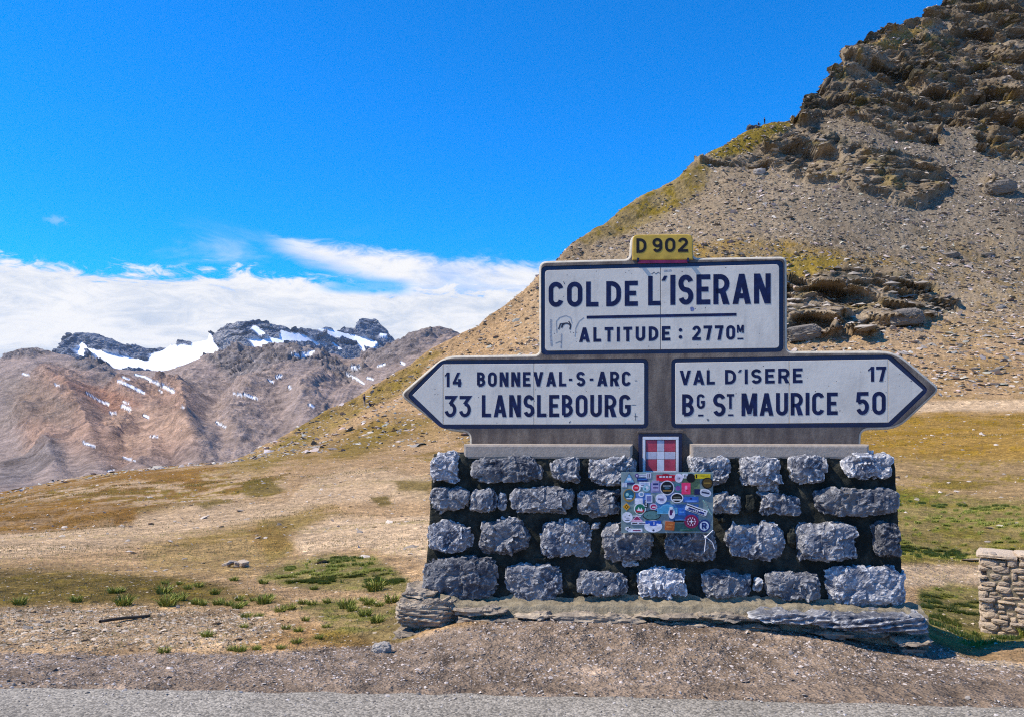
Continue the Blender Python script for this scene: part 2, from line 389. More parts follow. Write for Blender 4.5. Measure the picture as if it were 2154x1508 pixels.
# meadow, left
brown = zone([(-900, 1040), (0, 1010), (300, 965), (600, 1000), (590, 1040), (420, 1060), (300, 1080), (140, 1105), (-900, 1120)], 14)
C = blend(C, PATH * 1.05, brown * 0.6)
C = blend(C, RUST * 0.95, brown * sstep(n_pat + 0.6 * n_mid, -0.12, 0.08) * 0.95)
C = blend(C, OLIVE * 1.1, brown * sstep(n_mid + 0.5 * n_fin, 0.05, 0.25) * 0.8)
C = blend(C, GOLD * 0.6, sstep(P[..., 1], 12, 25) * (1 - sstep(P[..., 1], 75, 95)) * sstep(n_pat + 0.7 * n_fin, 0.1, 0.3) * 0.7)
C = blend(C, RUST, zone([(-400, 1072), (0, 1045), (60, 1035), (480, 985), (440, 978), (0, 1030), (-400, 1060)], 6, 0.5) * 0.7)
C = blend(C, GOLD * 0.8, zone([(600, 975), (1000, 960), (1000, 1060), (800, 1040), (640, 1010)], 20) * pat * 0.6)
C = blend(C, OLIVE * 1.1, zone([(800, 1010), (905, 1005), (905, 1045), (830, 1030)], 8) * 0.6)
C = blend(C, OLIVE * 0.62, zone([(-900, 1190), (0, 1190), (250, 1200), (440, 1225), (560, 1250), (620, 1270), (300, 1275), (-900, 1290)], 14, 0.8) * (0.72 + 0.25 * patf))
C = blend(C, OLIVE * 1.4, zone([(300, 1150), (540, 1110), (640, 1100), (600, 1180), (520, 1215), (300, 1205)], 20) * 0.35)
C = blend(C, GREEN * 1.15, zone([(545, 1215), (600, 1185), (700, 1165), (790, 1172), (860, 1215), (850, 1245), (740, 1240), (620, 1235)], 9, 0.5) * (0.55 + 0.4 * patf))
C = blend(C, GREEN * 0.9, zone([(620, 1275), (720, 1258), (860, 1270), (870, 1350), (780, 1362), (640, 1350), (690, 1310)], 10, 0.6) * (0.45 + 0.4 * patf))
C = blend(C, PATH * 1.1, zone([(-900, 1125), (0, 1118), (250, 1085), (420, 1062), (600, 1052), (640, 1010), (720, 985), (900, 1000), (905, 1045), (700, 1060), (600, 1090), (480, 1120), (300, 1150), (0, 1175), (-900, 1185)], 12, 0.6) * 0.75)
C = blend(C, OLIVE * 1.2, zone([(540, 1110), (650, 1078), (720, 1082), (650, 1110), (610, 1160), (560, 1190)], 9, 0.6) * 0.55)
C = blend(C, RUST * 1.2, zone([(480, 1330), (640, 1310), (850, 1355), (800, 1372), (500, 1366)], 10) * 0.45)
C = blend(C, PATH * 1.22, zone([(600, 1130), (700, 1095), (905, 1080), (905, 1180), (820, 1165), (760, 1150), (640, 1168)], 9, 0.5) * 0.95)
sb = lambda q, soft, wob=0.6: zone(q, soft, wob)
C = blend(C, RUST * 1.0, sb([(0, 1062), (130, 1048), (290, 1060), (280, 1100), (150, 1115), (-200, 1120), (-200, 1070)], 9) * (0.55 + 0.4 * patf))
C = blend(C, RUST * 0.9, sb([(225, 1068), (260, 1062), (285, 1085), (240, 1100)], 5) * 0.85)
C = blend(C, OLIVE * 0.8, sb([(500, 1010), (560, 1003), (600, 1022), (560, 1042), (510, 1030)], 5) * 0.85)
C = blend(C, OLIVE * 0.8, sb([(400, 1060), (480, 1045), (490, 1055), (430, 1072)], 4) * 0.8)
C = blend(C, RUST * 1.0, sb([(240, 990), (420, 988), (430, 1010), (330, 1012), (250, 1004)], 5) * 0.8)
C = blend(C, OLIVE * 0.7, sb([(780, 1042), (815, 1038), (830, 1058), (795, 1064)], 5) * 0.85); C = blend(C, OLIVE * 0.75, sb([(820, 1010), (905, 1018), (905, 1035), (840, 1030)], 5) * 0.8)
C = blend(C, OLIVE * 0.7, sb([(-300, 1215), (0, 1212), (200, 1208), (400, 1215), (480, 1238), (420, 1262), (0, 1275), (-300, 1275)], 8) * (0.6 + 0.3 * patf))
C = blend(C, RUST * 0.9, sb([(520, 1125), (600, 1112), (630, 1130), (590, 1160), (540, 1160)], 8) * 0.4)
# right of the monument
rgt = sstep(PX, 1840, 1900) * (1 - far * 0)
C = blend(C, GOLD * np.array([1.0, .92, .6]), zone([(1780, 870), (3100, 870), (3100, 965), (1780, 960)], 12, 0.6) * (0.75 + 0.25 * pat))
C = blend(C, OLIVE * 1.25, zone([(1780, 955), (3100, 955), (3100, 1185), (1780, 1185)], 10, 0.5) * (0.25 + 0.6 * pat))
C = blend(C, GREEN * 1.3, zone([(1850, 1030), (2154, 1060), (3100, 1100), (3100, 1180), (1850, 1185)], 14) * (0.35 + 0.5 * patf))
C = blend(C, PATH, zone([(1780, 1192), (1960, 1188), (2400, 1200), (2400, 1232), (2000, 1230), (1780, 1240)], 5, 0.2) * 1.0)
C = blend(C, PATH * 1.2, zone([(1700, 852), (1900, 845), (2154, 840), (3100, 836), (3100, 862), (2154, 864), (1950, 866), (1700, 872)], 3, 0.15) * 0.9)
C = blend(C, GREEN, zone([(1930, 1240), (2000, 1228), (2110, 1240), (2154, 1320), (2154, 1350), (2050, 1372), (1930, 1385)], 9, 0.3) * (0.6 + 0.35 * patf))
C = blend(C, ROCKC, rock)
C = blend(C, np.array([0.25, 0.218, 0.18]), rock * sstep(nz(0.08, 4, off=55, stretch=(1, 1, 2)), -0.1, 0.15) * 0.85)
C = blend(C, np.array([0.065, 0.066, 0.05]), rock * sstep(nz(0.07, 4, off=65, stretch=(1, 1, 2)), 0.08, 0.3) * 0.8)  # dark patches painted on the crag in place of its shadows
C = C * (1 - 0.28 * rock * (1 - sstep(PY, 250, 340)))[..., None]
C = blend(C, OLIVE * 1.1, rock * sstep(nz(0.2, 3, off=91), 0.12, 0.3) * 0.45)
# gravel shoulder by the road
shd = 1 - sstep(PY + n_fin * 5 - np.interp(PX, [0, 500, 800, 2000, 2154], [1372, 1374, 1362, 1386, 1392]) * 0 - 0, 0, 1)
edge_up = np.interp(PX, [-900, 0, 500, 830, 1100, 1600, 1960, 2050, 2154, 3100], [1368, 1372, 1376, 1350, 1290, 1300, 1350, 1384, 1396, 1400])
sm = sstep(PY + n_fin * 7 + n_mid * 6 - edge_up, -6, 6) * (P[..., 1] < 9)
C = blend(C, SHOULD, sm)
C = blend(C, np.array([0.36, 0.31, 0.25]), sm * zone([(1985, 1375), (2154, 1352), (3100, 1340), (3100, 1420), (2154, 1408), (2040, 1398)], 8, 0.3) * 0.8)
stony = zone([(-900, 1285), (0, 1282), (500, 1285), (620, 1320), (480, 1368), (0, 1366), (-900, 1366)], 12, 0.8)
C = blend(C, PATH * 0.95, stony * 0.6)
C = blend(C, EARTH * 0.45, stony * sstep(nz(1.2, 4, off=44, stretch=(1, 2.2, 1)) + .4 * n_fin, 0.05, 0.3) * 0.6)
gly = nz(0.09, 4, off=71, stretch=(1, .3, .35))
var = 1 + 0.38 * n_fin + 0.26 * n_mid + 0.22 * n_big + 0.40 * gly * hill
C = np.clip(C * var[..., None] * np.array([1.24, 1.10, 0.88]), 0.01, 0.8)
ground_me = npmesh('ground', P2.reshape(-1, 3), gridfaces(*shp), True, {'alb': C.reshape(-1, 3), 'rock': rock.reshape(-1)})

m_ground, g, b = mat('alpine_ground')
at = g.n('ShaderNodeAttribute', attribute_name='alb'); ar = g.n('ShaderNodeAttribute', attribute_name='rock')
oc = g.n('ShaderNodeTexCoord').outputs['Object']
fine = g.noise(oc, 45.0, 6, 0.7); med = g.noise(oc, 7.0, 6, 0.65); big = g.noise(oc, 1.1, 6, 0.7)
vor = g.n('ShaderNodeTexVoronoi', feature='F1', ins={'Vector': g.mapping(oc, (1, 1, 1.6)), 'Scale': 2.1, 'Randomness': 1.0})
flk = g.ss(g.m('ADD', vor.outputs[0], g.m('MULTIPLY', g.m('SUBTRACT', med, 0.5), 0.5)), 0.16, 0.24, 1.0, 0.0)
f1 = g.ss(fine, 0.25, 0.75, 0.55, 1.45); f2 = g.ss(med, 0.28, 0.72, 0.62, 1.38); f3 = g.ss(big, 0.28, 0.72, 0.7, 1.3)
k = g.m('MULTIPLY', g.m('MULTIPLY', f1, f2), f3)
k = g.m('MULTIPLY', k, g.m('ADD', 1.0, g.m('MULTIPLY', flk, g.m('SUBTRACT', 0.6, g.m('MULTIPLY', ar.outputs['Fac'], 0.4)))))
kc = g.n('ShaderNodeCombineColor');
for i in range(3): g.set(kc.inputs[i], k)
colr = g.mix(1.0, at.outputs['Color'], kc.outputs[0], 'MULTIPLY')
g.set(b.inputs['Base Color'], colr); b.inputs['Roughness'].default_value = 0.95; b.inputs['Specular IOR Level'].default_value = 0.1
bn = bump(g, g.m('ADD', g.m('MULTIPLY', big, 0.55), g.m('ADD', g.m('MULTIPLY', med, 0.10), g.m('MULTIPLY', fine, 0.014))), 1.0, 0.75)
g.set(b.inputs['Normal'], bn)
ground = tag(link('hillside_ground', ground_me, m_ground), kind='structure')

# ------------------------------------------------------------------ distant mountains
def layer(name, sil, ncol, px0, px1, prof, nrow, seed):
    """a mountain range: silhouette sil [(px,py,Y)], profile rows below it"""
    cp = np.linspace(px0, px1, ncol)
    s = np.array(sil, float); rp = np.interp(cp, s[:, 0], s[:, 1]); ry = np.interp(cp, s[:, 0], s[:, 2])
    kn = np.hanning(121); kn /= kn.sum(); rps = np.convolve(np.pad(rp, 60, 'edge'), kn, 'valid'); ry = np.convolve(np.pad(ry, 60, 'edge'), kn, 'valid')
    Ys, Ps = [], []
    for (fy, base, t) in prof:      # fy: distance (fraction of ridge distance); t: 0 at base .. 1 ridge
        Ys.append(ry * fy); Ps.append(base + ((rp if t == 1 else rps) - base) * t)
    Zs = [CZ - (p - HY) / F * y for y, p in zip(Ys, Ps)]
    Ys.append(ry * 1.05); Zs.append(Zs[-1] - ry * 0.015); Ys.append(ry * 1.35); Zs.append(Zs[-2] - ry * 0.12)
    n = len(Ys); sb = [nrow // (n - 3)] * (n - 3) + [4, 4]
    gy = np.exp(hermite(np.log(np.array(Ys)), n, sb)); gz = hermite(np.array(Zs), n, sb)
    gx = (cp[None] - CX) / F * gy
    P = np.stack([gx, gy, gz], -1)
    back = np.arange(P.shape[0]) > sum(sb[:-2])
    return P, np.repeat(back[:, None], P.shape[1], 1)
SNOWC = np.array([0.86, 0.88, 0.92])
# far range with the glacier
silF = [(-700, 790, 7800), (-100, 770, 7800), (100, 760, 7600), (126, 715, 7400), (131, 706, 7400), (145, 697, 7400), (165, 693, 7400), (200, 697, 7400), (240, 709, 7400), (285, 724, 7400), (330, 727, 7500), (362, 723, 7500),
        (372, 721, 7600), (376, 711, 7600), (388, 710, 7600), (401, 715, 7600), (405, 722, 7600), (438, 716, 7300), (440, 702, 7200), (455, 690, 7200), (475, 679, 7200), (500, 665, 7200), (540, 666, 7200), (580, 673, 7300), (625, 688, 7300), (668, 692, 7400),
        (700, 692, 8200), (722, 684, 8200), (745, 682, 8200), (757, 670, 8200), (770, 668, 8200), (795, 671, 8200), (805, 680, 8200), (820, 694, 8200), (836, 707, 8200), (900, 705, 7600), (1200, 720, 7600), (2000, 760, 7600)]
PF, backF = layer('far', silF, 900, -500, 1300, [(0.72, 900, 0.0), (0.80, 830, 0.0), (0.88, 830, 0.42), (0.95, 830, 0.72), (1.0, 830, 1.0)], 260, 1)
sh2 = PF.shape[:2]; pf2 = PF.reshape(-1, 3); X2, Y2 = project(PF)
def nz2(p, s, sc, o=4, gain=0.5, ridged=False, off=0.0): return fbm(p, sc, o, gain, ridged, off).reshape(s)
nF1 = nz2(pf2, sh2, 1 / 700, 5, 0.55, True, 5); nF2 = nz2(pf2, sh2, 1 / 140, 4, 0.6, False, 9); nF3 = nz2(pf2, sh2, 1 / 45, 3, 0.6, False, 4)
def spoly(L, ox, oy, k): return [(ox + x / k, oy + y / k) for x, y in L]
G1 = spoly([(490, 870), (525, 795), (560, 850), (640, 862), (700, 882), (860, 918), (940, 930), (960, 890), (1040, 865), (1100, 815), (1220, 790), (1330, 740), (1400, 850), (1420, 1000), (700, 1010), (640, 945), (600, 890), (575, 905), (560, 925), (500, 905)], 0, 450, 3.0157)
G2 = spoly([(95, 320), (140, 305), (205, 340), (215, 372), (320, 400), (322, 335), (400, 360), (500, 365), (600, 425), (705, 478), (600, 462), (520, 440), (430, 432), (330, 460), (250, 440), (180, 505), (130, 475), (75, 405), (250, 402), (150, 372)], 500, 600, 3.59)
G3 = spoly([(600, 325), (700, 335), (850, 372), (950, 380), (1065, 430), (1020, 468), (960, 472), (970, 508), (890, 508), (930, 482), (900, 440), (780, 400), (640, 358)], 500, 600, 3.59)
G4 = spoly([(645, 420), (720, 428), (810, 492), (740, 488)], 500, 600, 3.59)
G5 = spoly([(1070, 355), (1135, 370), (1120, 382), (1070, 378)], 500, 600, 3.59)
wX, wY = nF2 * 5 + nF3 * 3, nF2 * 3 + nF3 * 3
snowF = np.maximum.reduce([sstep(polyd(X2 + wX, Y2 + wY, q), -0.8, 0.8) for q in (G1, G2, G3, G4, G5)])
G1r = spoly([(1090, 830), (1130, 770), (1215, 795), (1215, 830), (1150, 820)], 0, 450, 3.0157)
snowF *= 1 - sstep(polyd(X2 + wX * .5, Y2 + wY * .5, G1r), -1, 1)
wis = sstep(nF3 + nF2, 0.33, 0.4) * 0.0
dF = (nF1 * 190 + nF2 * 34 + nF3 * 14) * (1 - 0.93 * snowF) * np.where(backF, 0.3, 1)
fF = (facet(pf2 * np.array([1, 1, 1.3]) / 420, 9, .4) * 90 + facet(pf2 * np.array([1, 1, 1.8]) / 170, 2, .4) * 34 + facet(pf2 * np.array([1, 1, 2.2]) / 55, 4, .4) * 12).reshape(sh2); dF += fF * (1 - snowF)
lay = PF[..., 2] + 0.25 * PF[..., 0] + nF2 * 60
dF += saw(lay / 55) * 16 * (1 - snowF)
cf = sstep(np.broadcast_to(np.arange(sh2[0])[:, None] / (sh2[0] - 9), sh2), 0.75, 1.0); dF = (dF - 45 * cf * (1 - snowF)) * (1 - 0.3 * cf)
NF = normals(PF); PF2 = PF + (NF * 0.5 + np.array([0, -0.6, 0.1])) * dF[..., None] - np.array([0, 0, 1.0]) * (30 * (1 - snowF))[..., None]
rk = np.array([0.16, 0.175, 0.21]); rk2 = np.array([0.28, 0.275, 0.28])
CF = np.zeros(sh2 + (3,)) + rk
CF = blend(CF, rk2, sstep(nF2 + 0.5 * nF3, -0.1, 0.3) * 0.7)
CF = blend(CF, SNOWC, snowF)
FACE = [(436, 740), (436, 690), (500, 660), (512, 700), (520, 735), (490, 740), (470, 745)]
CF = blend(CF, np.array([0.33, 0.31, 0.30]), sstep(polyd(X2, Y2, FACE), -3, 5) * (1 - snowF) * 0.8)
m_mtn, g, b = mat('distant_mountain')
at = g.n('ShaderNodeAttribute', attribute_name='alb'); sn = g.n('ShaderNodeAttribute', attribute_name='snow')
oc = g.n('ShaderNodeTexCoord').outputs['Object']
nA = g.noise(g.mapping(oc, (1, 1, 2.2)), 0.02, 8, 0.7); nB = g.noise(oc, 0.12, 5, 0.7)
k = g.m('MULTIPLY', g.ss(nA, 0.25, 0.75, 0.6, 1.4), g.ss(nB, 0.25, 0.75, 0.65, 1.35))
k = g.m('ADD', g.m('MULTIPLY', k, g.m('SUBTRACT', 1.0, sn.outputs['Fac'])), g.m('MULTIPLY', sn.outputs['Fac'], g.ss(nA, 0.2, 0.7, 0.9, 1.0)))
kc = g.n('ShaderNodeCombineColor')
for i in range(3): g.set(kc.inputs[i], k)
g.set(b.inputs['Base Color'], g.mix(1.0, at.outputs['Color'], kc.outputs[0], 'MULTIPLY')); b.inputs['Roughness'].default_value = 0.95
b.inputs['Specular IOR Level'].default_value = 0.1
hgt = g.m('MULTIPLY', g.m('ADD', g.m('MULTIPLY', nA, 22.0), g.m('MULTIPLY', nB, 4.0)), g.m('SUBTRACT', 1.0, g.m('MULTIPLY', sn.outputs['Fac'], 0.95)))
g.set(b.inputs['Normal'], bump(g, hgt, 1.0, 0.8))
tag(link('snow_mountains', npmesh('snow_mountains', PF2.reshape(-1, 3), gridfaces(*sh2), False, {'alb': CF.reshape(-1, 3), 'snow': snowF.reshape(-1)}), m_mtn), kind='structure')
# nearer brown slopes across the valley
silM = [(-900, 770, 5200), (-60, 752, 5000), (0, 746, 4800), (8, 738, 4700), (25, 733, 4700), (45, 726, 4700), (75, 724, 4700), (100, 730, 4600), (139, 742, 4400), (179, 757, 4300), (212, 763, 4200), (298, 778, 4100), (348, 773, 4100), (388, 768, 4000), (428, 751, 4000),
        (461, 733, 4000), (487, 725, 4000), (515, 725, 4000), (545, 739, 3900), (560, 729, 3700), (570, 722, 3600), (577, 717, 3600), (586, 724, 3600), (592, 731, 3600), (603, 738, 3600), (640, 736, 3600), (670, 734, 3600), (700, 740, 3600), (730, 750, 3600),
        (770, 745, 3500), (800, 728, 3400), (830, 711, 3300), (850, 702, 3300), (870, 690, 3300), (900, 683, 3300), (925, 678, 3300), (950, 684, 3300), (965, 693, 3300), (1000, 705, 3300), (1200, 720, 3300), (2000, 800, 3300)]
PM, backM = layer('mid', silM, 1000, -700, 1250, [(0.15, 1060, 0.0), (0.24, 1010, 0.0), (0.42, 1000, 0.32), (0.62, 1000, 0.55), (0.82, 1000, 0.76), (0.94, 1000, 0.90), (1.0, 1000, 1.0)], 420, 2)
sh3 = PM.shape[:2]; pf3 = PM.reshape(-1, 3); X3, Y3 = project(PM)
nM1 = nz2(pf3, sh3, 1 / 420, 5, 0.5, True, 15); nM2 = nz2(pf3, sh3, 1 / 90, 4, 0.55, False, 19); nM3 = nz2(pf3, sh3, 1 / 26, 3, 0.6, False, 14)
nM0 = nz2(pf3, sh3, 1 / 900, 3, 0.5, False, 2)
def zm(poly, soft, wob=1.0): return sstep(polyd(X3 + nM2 * 14 * wob + nM3 * 5 * wob, Y3 + nM2 * 10 * wob + nM3 * 4 * wob, poly), -soft, soft)
rockM = np.maximum.reduce([zm([(440, 775), (480, 762), (560, 758), (600, 770), (640, 765), (700, 775), (760, 790), (790, 800), (740, 820), (660, 810), (600, 805), (560, 822), (520, 818), (460, 792)], 8),
                           zm([(540, 742), (577, 712), (610, 740), (600, 755), (550, 755)], 4, 0.5),
                           zm([(0, 735), (75, 715), (110, 735), (100, 755), (70, 775), (30, 762), (0, 752)], 5, 0.5),
                           zm([(150, 775), (220, 780), (250, 800), (240, 820), (200, 812), (160, 795)], 8) * 0.8,
                           zm([(770, 750), (830, 700), (925, 670), (980, 690), (900, 740), (820, 790), (770, 780)], 8) * 0.75,
                           zm([(0, 985), (100, 960), (150, 975), (140, 1000), (30, 1035), (0, 1035)], 10) * 0.6])
moraine = zm([(120, 800), (240, 830), (380, 830), (420, 900), (420, 980), (250, 1000), (60, 960), (40, 850)], 25)
dM = nM1 * 80 * (0.4 + 0.7 * rockM + 0.9 * moraine) + nM2 * (12 + 9 * rockM + 18 * moraine) + nM3 * (2.4 + 4 * rockM + 5 * moraine) + (nM0 + 0.8 * nz2(pf3, sh3, 1 / 750, 3, 0.5, True, 22)) * 110
fM = (facet(pf3 * np.array([1, 1, 2.0]) / 75, 2, .4) * 30 + facet(pf3 * np.array([1, 1, 2.2]) / 24, 4, .4) * 10).reshape(sh3); dM = dM * 0.8 + fM * rockM * sstep(PM[..., 1], 1600, 2600) * 0.7
lay = PM[..., 2] - 0.12 * PM[..., 0] + nM2 * 30
dM += saw(lay / 26) * 16 * rockM
# shallow gullies running down the open slopes
gul = fbm(np.stack([X3.ravel() * 0.02 + Y3.ravel() * 0.02, Y3.ravel() * 0.006, 0 * X3.ravel()], -1), 1.0, 4, 0.55, off=5).reshape(sh3)
crest = sstep(np.broadcast_to(np.arange(sh3[0])[:, None] / (sh3[0] - 9), sh3), 0.80, 1.0)
dM = (dM - 75 * crest) * (1 - 0.45 * crest)
lowpart = 1 - sstep(np.broadcast_to(np.arange(sh3[0])[:, None] / (sh3[0] - 9), sh3), 0.50, 0.82)
for ln_, wd_, ht_ in (([(461, 735), (430, 800), (395, 860), (415, 950)], 62, 120), ([(0, 748), (66, 775), (150, 860), (200, 960)], 70, 100), ([(139, 742), (200, 800), (300, 850), (335, 900)], 50, 80),
                      ([(577, 720), (625, 790), (560, 850), (500, 930)], 62, 110), ([(700, 740), (690, 800), (640, 880)], 50, 90), ([(900, 690), (850, 740), (780, 800)], 45, 90), ([(300, 990), (370, 950), (450, 975)], 45, 60), ([(60, 900), (110, 940), (120, 1000)], 50, 60), ([(260, 850), (290, 890), (250, 950)], 35, 60), ([(345, 790), (350, 840), (390, 850)], 35, 60)):
    dd_ = np.minimum.reduce([segd(X3 + nM2 * 26 + nM3 * 8, Y3 + nM2 * 16 + nM3 * 6, ln_[i_], ln_[i_ + 1]) for i_ in range(len(ln_) - 1)])
    dM += ht_ * 0.78 * np.clip(1 - dd_ / wd_, 0, 1) ** 1.15 * lowpart
dM += gul * 30 * (1 - rockM) * sstep(X3, 380, 480)
scl = (PM[..., 1] / 3500)
NM = normals(PM); PM2 = PM + (NM * 0.75 + np.array([0, -0.2, 0.1])) * (dM * np.where(backM, 0.3, 1) * np.clip(scl * 1.3, 0.15, 1.2))[..., None]
snows = [((249, 801), (275, 812), 2.3), ((275, 812), (303, 826), 2.6), ((285, 788), (305, 793), 1.8), ((258, 793), (272, 798), 1.5), ((308, 795), (335, 808), 2.3), ((335, 808), (365, 823), 3.0), ((182, 826), (205, 840), 1.6), ((205, 840), (228, 851), 2.0),
         ((258, 853), (273, 861), 3.2), ((260, 845), (270, 848), 1.8), ((232, 867), (244, 870), 1.8), ((302, 873), (312, 878), 2.2), ((491, 828), (520, 831), 1.4), ((515, 830), (540, 838), 2.4), ((456, 888), (474, 898), 2.0), ((176, 931), (199, 939), 2.0),
         ((317, 917), (331, 919), 1.6), ((651, 851), (660, 855), 2.0), ((728, 784), (748, 795), 1.7), ((748, 795), (765, 807), 2.0), ((740, 771), (756, 773), 2.2), ((795, 770), (809, 766), 2.0), ((773, 795), (784, 798), 2.0), ((48, 786), (60, 790), 1.6),
         ((226, 990), (240, 988), 0.9), ((259, 961), (284, 969), 1.3), ((582, 793), (590, 790), 3.0), ((566, 800), (574, 803), 2.0), ((608, 812), (611, 816), 2.0), ((382, 856), (388, 858), 1.3), ((844, 763), (850, 766), 2.4), ((335, 820), (341, 824), 1.2), ((114, 807), (124, 811), 1.2)]
snowM = np.zeros(sh3); X3, Y3 = project(PM2)
for a_, b_, wd in snows:
    if a_[1] > 700:
        snowM = np.maximum(snowM, sstep(wd * 1.2 - segd(X3 + nM3 * 2.2, Y3 + nM3 * 1.4, a_, b_), -0.7, 0.7))
snowM = np.maximum(snowM, sstep(polyd(X3 + nM3 * 3, Y3 + nM3 * 3, [(606, 739), (625, 743), (650, 739), (663, 736), (658, 745), (640, 752), (622, 751)]), -0.7, 0.7))
CM = np.zeros(sh3 + (3,)) + np.array([0.30, 0.265, 0.245])
CM = blend(CM, np.array([0.38, 0.265, 0.195]), moraine * (0.75 + 0.0 * nM2))
CM = blend(CM, np.array([0.12, 0.095, 0.085]), np.clip(moraine + .35, 0, 1) * sstep(nM2 + 0.8 * nM3 + 0.5 * nM1, 0.26, 0.40) * 0.8)
CM = blend(CM, np.array([0.42, 0.33, 0.26]), np.clip(moraine + .25, 0, 1) * sstep(-nM2 - 0.6 * nM3, 0.2, 0.4) * 0.5)
CM = blend(CM, np.array([0.33, 0.19, 0.13]), zm([(115, 790), (200, 815), (260, 830), (300, 850), (230, 872), (170, 830)], 8) * 0.6)
CM = blend(CM, np.array([0.43, 0.33, 0.25]), zm([(230, 880), (300, 850), (400, 870), (410, 930), (250, 950)], 16) * 0.6)
CM = blend(CM, np.array([0.19, 0.175, 0.15]), zm([(0, 790), (80, 790), (160, 860), (150, 900), (60, 880), (0, 900)], 20) * 0.5)
CM = blend(CM, np.array([0.13, 0.135, 0.15]), rockM * 0.85)
CM = blend(CM, np.array([0.27, 0.26, 0.255]), rockM * sstep(nM3 + nM2, 0.0, 0.3) * 0.7)
CM = blend(CM, np.array([0.34, 0.29, 0.265]), sstep(gul, 0.0, 0.3) * (1 - rockM) * 0.5 * sstep(X3, 380, 480))
CM = np.clip(CM * (1 + 0.5 * nM2 + 0.4 * nM3 + 0.35 * nM1)[..., None] * np.array([0.95, 0.82, 0.73]), 0.02, 0.8)
CM = blend(CM, SNOWC, snowM)
tag(link('valley_slopes', npmesh('valley_slopes', PM2.reshape(-1, 3), gridfaces(*sh3), True, {'alb': CM.reshape(-1, 3), 'snow': snowM.reshape(-1)}), m_mtn), kind='structure')
# the rest of the land: under and behind the camera, and down in the valley
m_plain, g, b = mat('far_land')
oc = g.n('ShaderNodeTexCoord').outputs['Object']
g.set(b.inputs['Base Color'], g.mix(g.ss(g.noise(oc, 0.01, 8, 0.6), 0.35, 0.65), (0.30, 0.25, 0.20, 1), (0.20, 0.175, 0.10, 1))); b.inputs['Roughness'].default_value = 1
xs = np.concatenate([-np.geomspace(12000, 3, 40), np.geomspace(3, 12000, 40)]); ys = np.concatenate([-np.geomspace(12000, 1, 40), np.array([0.5, 2.2])])
gx, gy = np.meshgrid(xs, ys); gp = np.stack([gx, gy, 0 * gx], -1); r_ = np.hypot(gx, gy)
gz = -0.02 + sstep(r_, 20, 3000) * (-60) + fbm(gp.reshape(-1, 3), 1 / 900, 4, off=4).reshape(gx.shape) * 260 * sstep(r_, 150, 2500)
gp[..., 2] = gz
tag(link('land_behind', npmesh('land_behind', gp.reshape(-1, 3), gridfaces(*gx.shape), True), m_plain), kind='structure')
vx, vy = np.meshgrid(np.linspace(-9000, 9000, 60), np.linspace(60, 11000, 60)); vz = 0 * vx - 130 - sstep(vy, 60, 900) * 60
tag(link('valley_floor', npmesh('valley_floor', np.stack([vx, vy, vz], -1).reshape(-1, 3), gridfaces(60, 60), True), m_plain), kind='structure')

# ------------------------------------------------------------------ road
def gz_at(x, y):
    """height of the built ground at world x, y (near field)"""
    px = CX + F * x / y
    j = np.clip(np.searchsorted(colpx, px), 1, len(colpx) - 1); t = (px - colpx[j-1]) / (colpx[j] - colpx[j-1])
    ca, cb = P2[:, j-1], P2[:, j]
    ya, yb = ca[:, 1], cb[:, 1]
    lim = sum(sub[:10])
    za = np.interp(y, ya[:lim], ca[:lim, 2]); zb = np.interp(y, yb[:lim], cb[:lim, 2])
    return za * (1 - t) + zb * t
xs = np.linspace(-9, 9, 361)
edge = np.interp(CX + F * xs / 5.0, [-900, 0, 600, 1200, 2154, 3100], [5.12, 5.10, 5.02, 4.93, 4.72, 4.5])
en = fbm(np.stack([xs, 0 * xs, 0 * xs], -1), 2.5, 4, 0.6) * 0.09
rows_ = []
for t in np.linspace(0, 1, 40):
    yy = -6 + (edge + en + 6) * t ** 0.7
    zz = 0.006 + 0 * xs
    if t == 1: zz = zz - 0.02
    rows_.append(np.stack([xs, yy, zz], -1))
RP = np.array(rows_)
m_road, g, b = mat('worn_asphalt')
oc = g.n('ShaderNodeTexCoord').outputs['Object']
gr = g.noise(oc, 90, 5, 0.75); bl = g.noise(oc, 1.3, 5, 0.6)
vr = g.n('ShaderNodeTexVoronoi', feature='F1', ins={'Vector': oc, 'Scale': 75.0})
vc = g.n('ShaderNodeSeparateColor'); g.set(vc.inputs[0], vr.outputs['Color'])
c1 = g.mix(g.ss(bl, 0.3, 0.7), (0.245, 0.215, 0.17, 1), (0.315, 0.278, 0.222, 1))
kk = g.m('MULTIPLY', g.ss(gr, 0.25, 0.75, 0.6, 1.4), g.ss(vc.outputs[0], 0, 1, 0.6, 1.4))
kc = g.n('ShaderNodeCombineColor')
for i in range(3): g.set(kc.inputs[i], kk)
g.set(b.inputs['Base Color'], g.mix(1.0, c1, kc.outputs[0], 'MULTIPLY')); b.inputs['Roughness'].default_value = 0.9
g.set(b.inputs['Normal'], bump(g, g.m('ADD', gr, g.m('MULTIPLY', vr.outputs[0], -0.8)), 0.006, 0.8))
tag(link('road', npmesh('road', RP.reshape(-1, 3), gridfaces(40, 361), True), m_road), kind='structure')

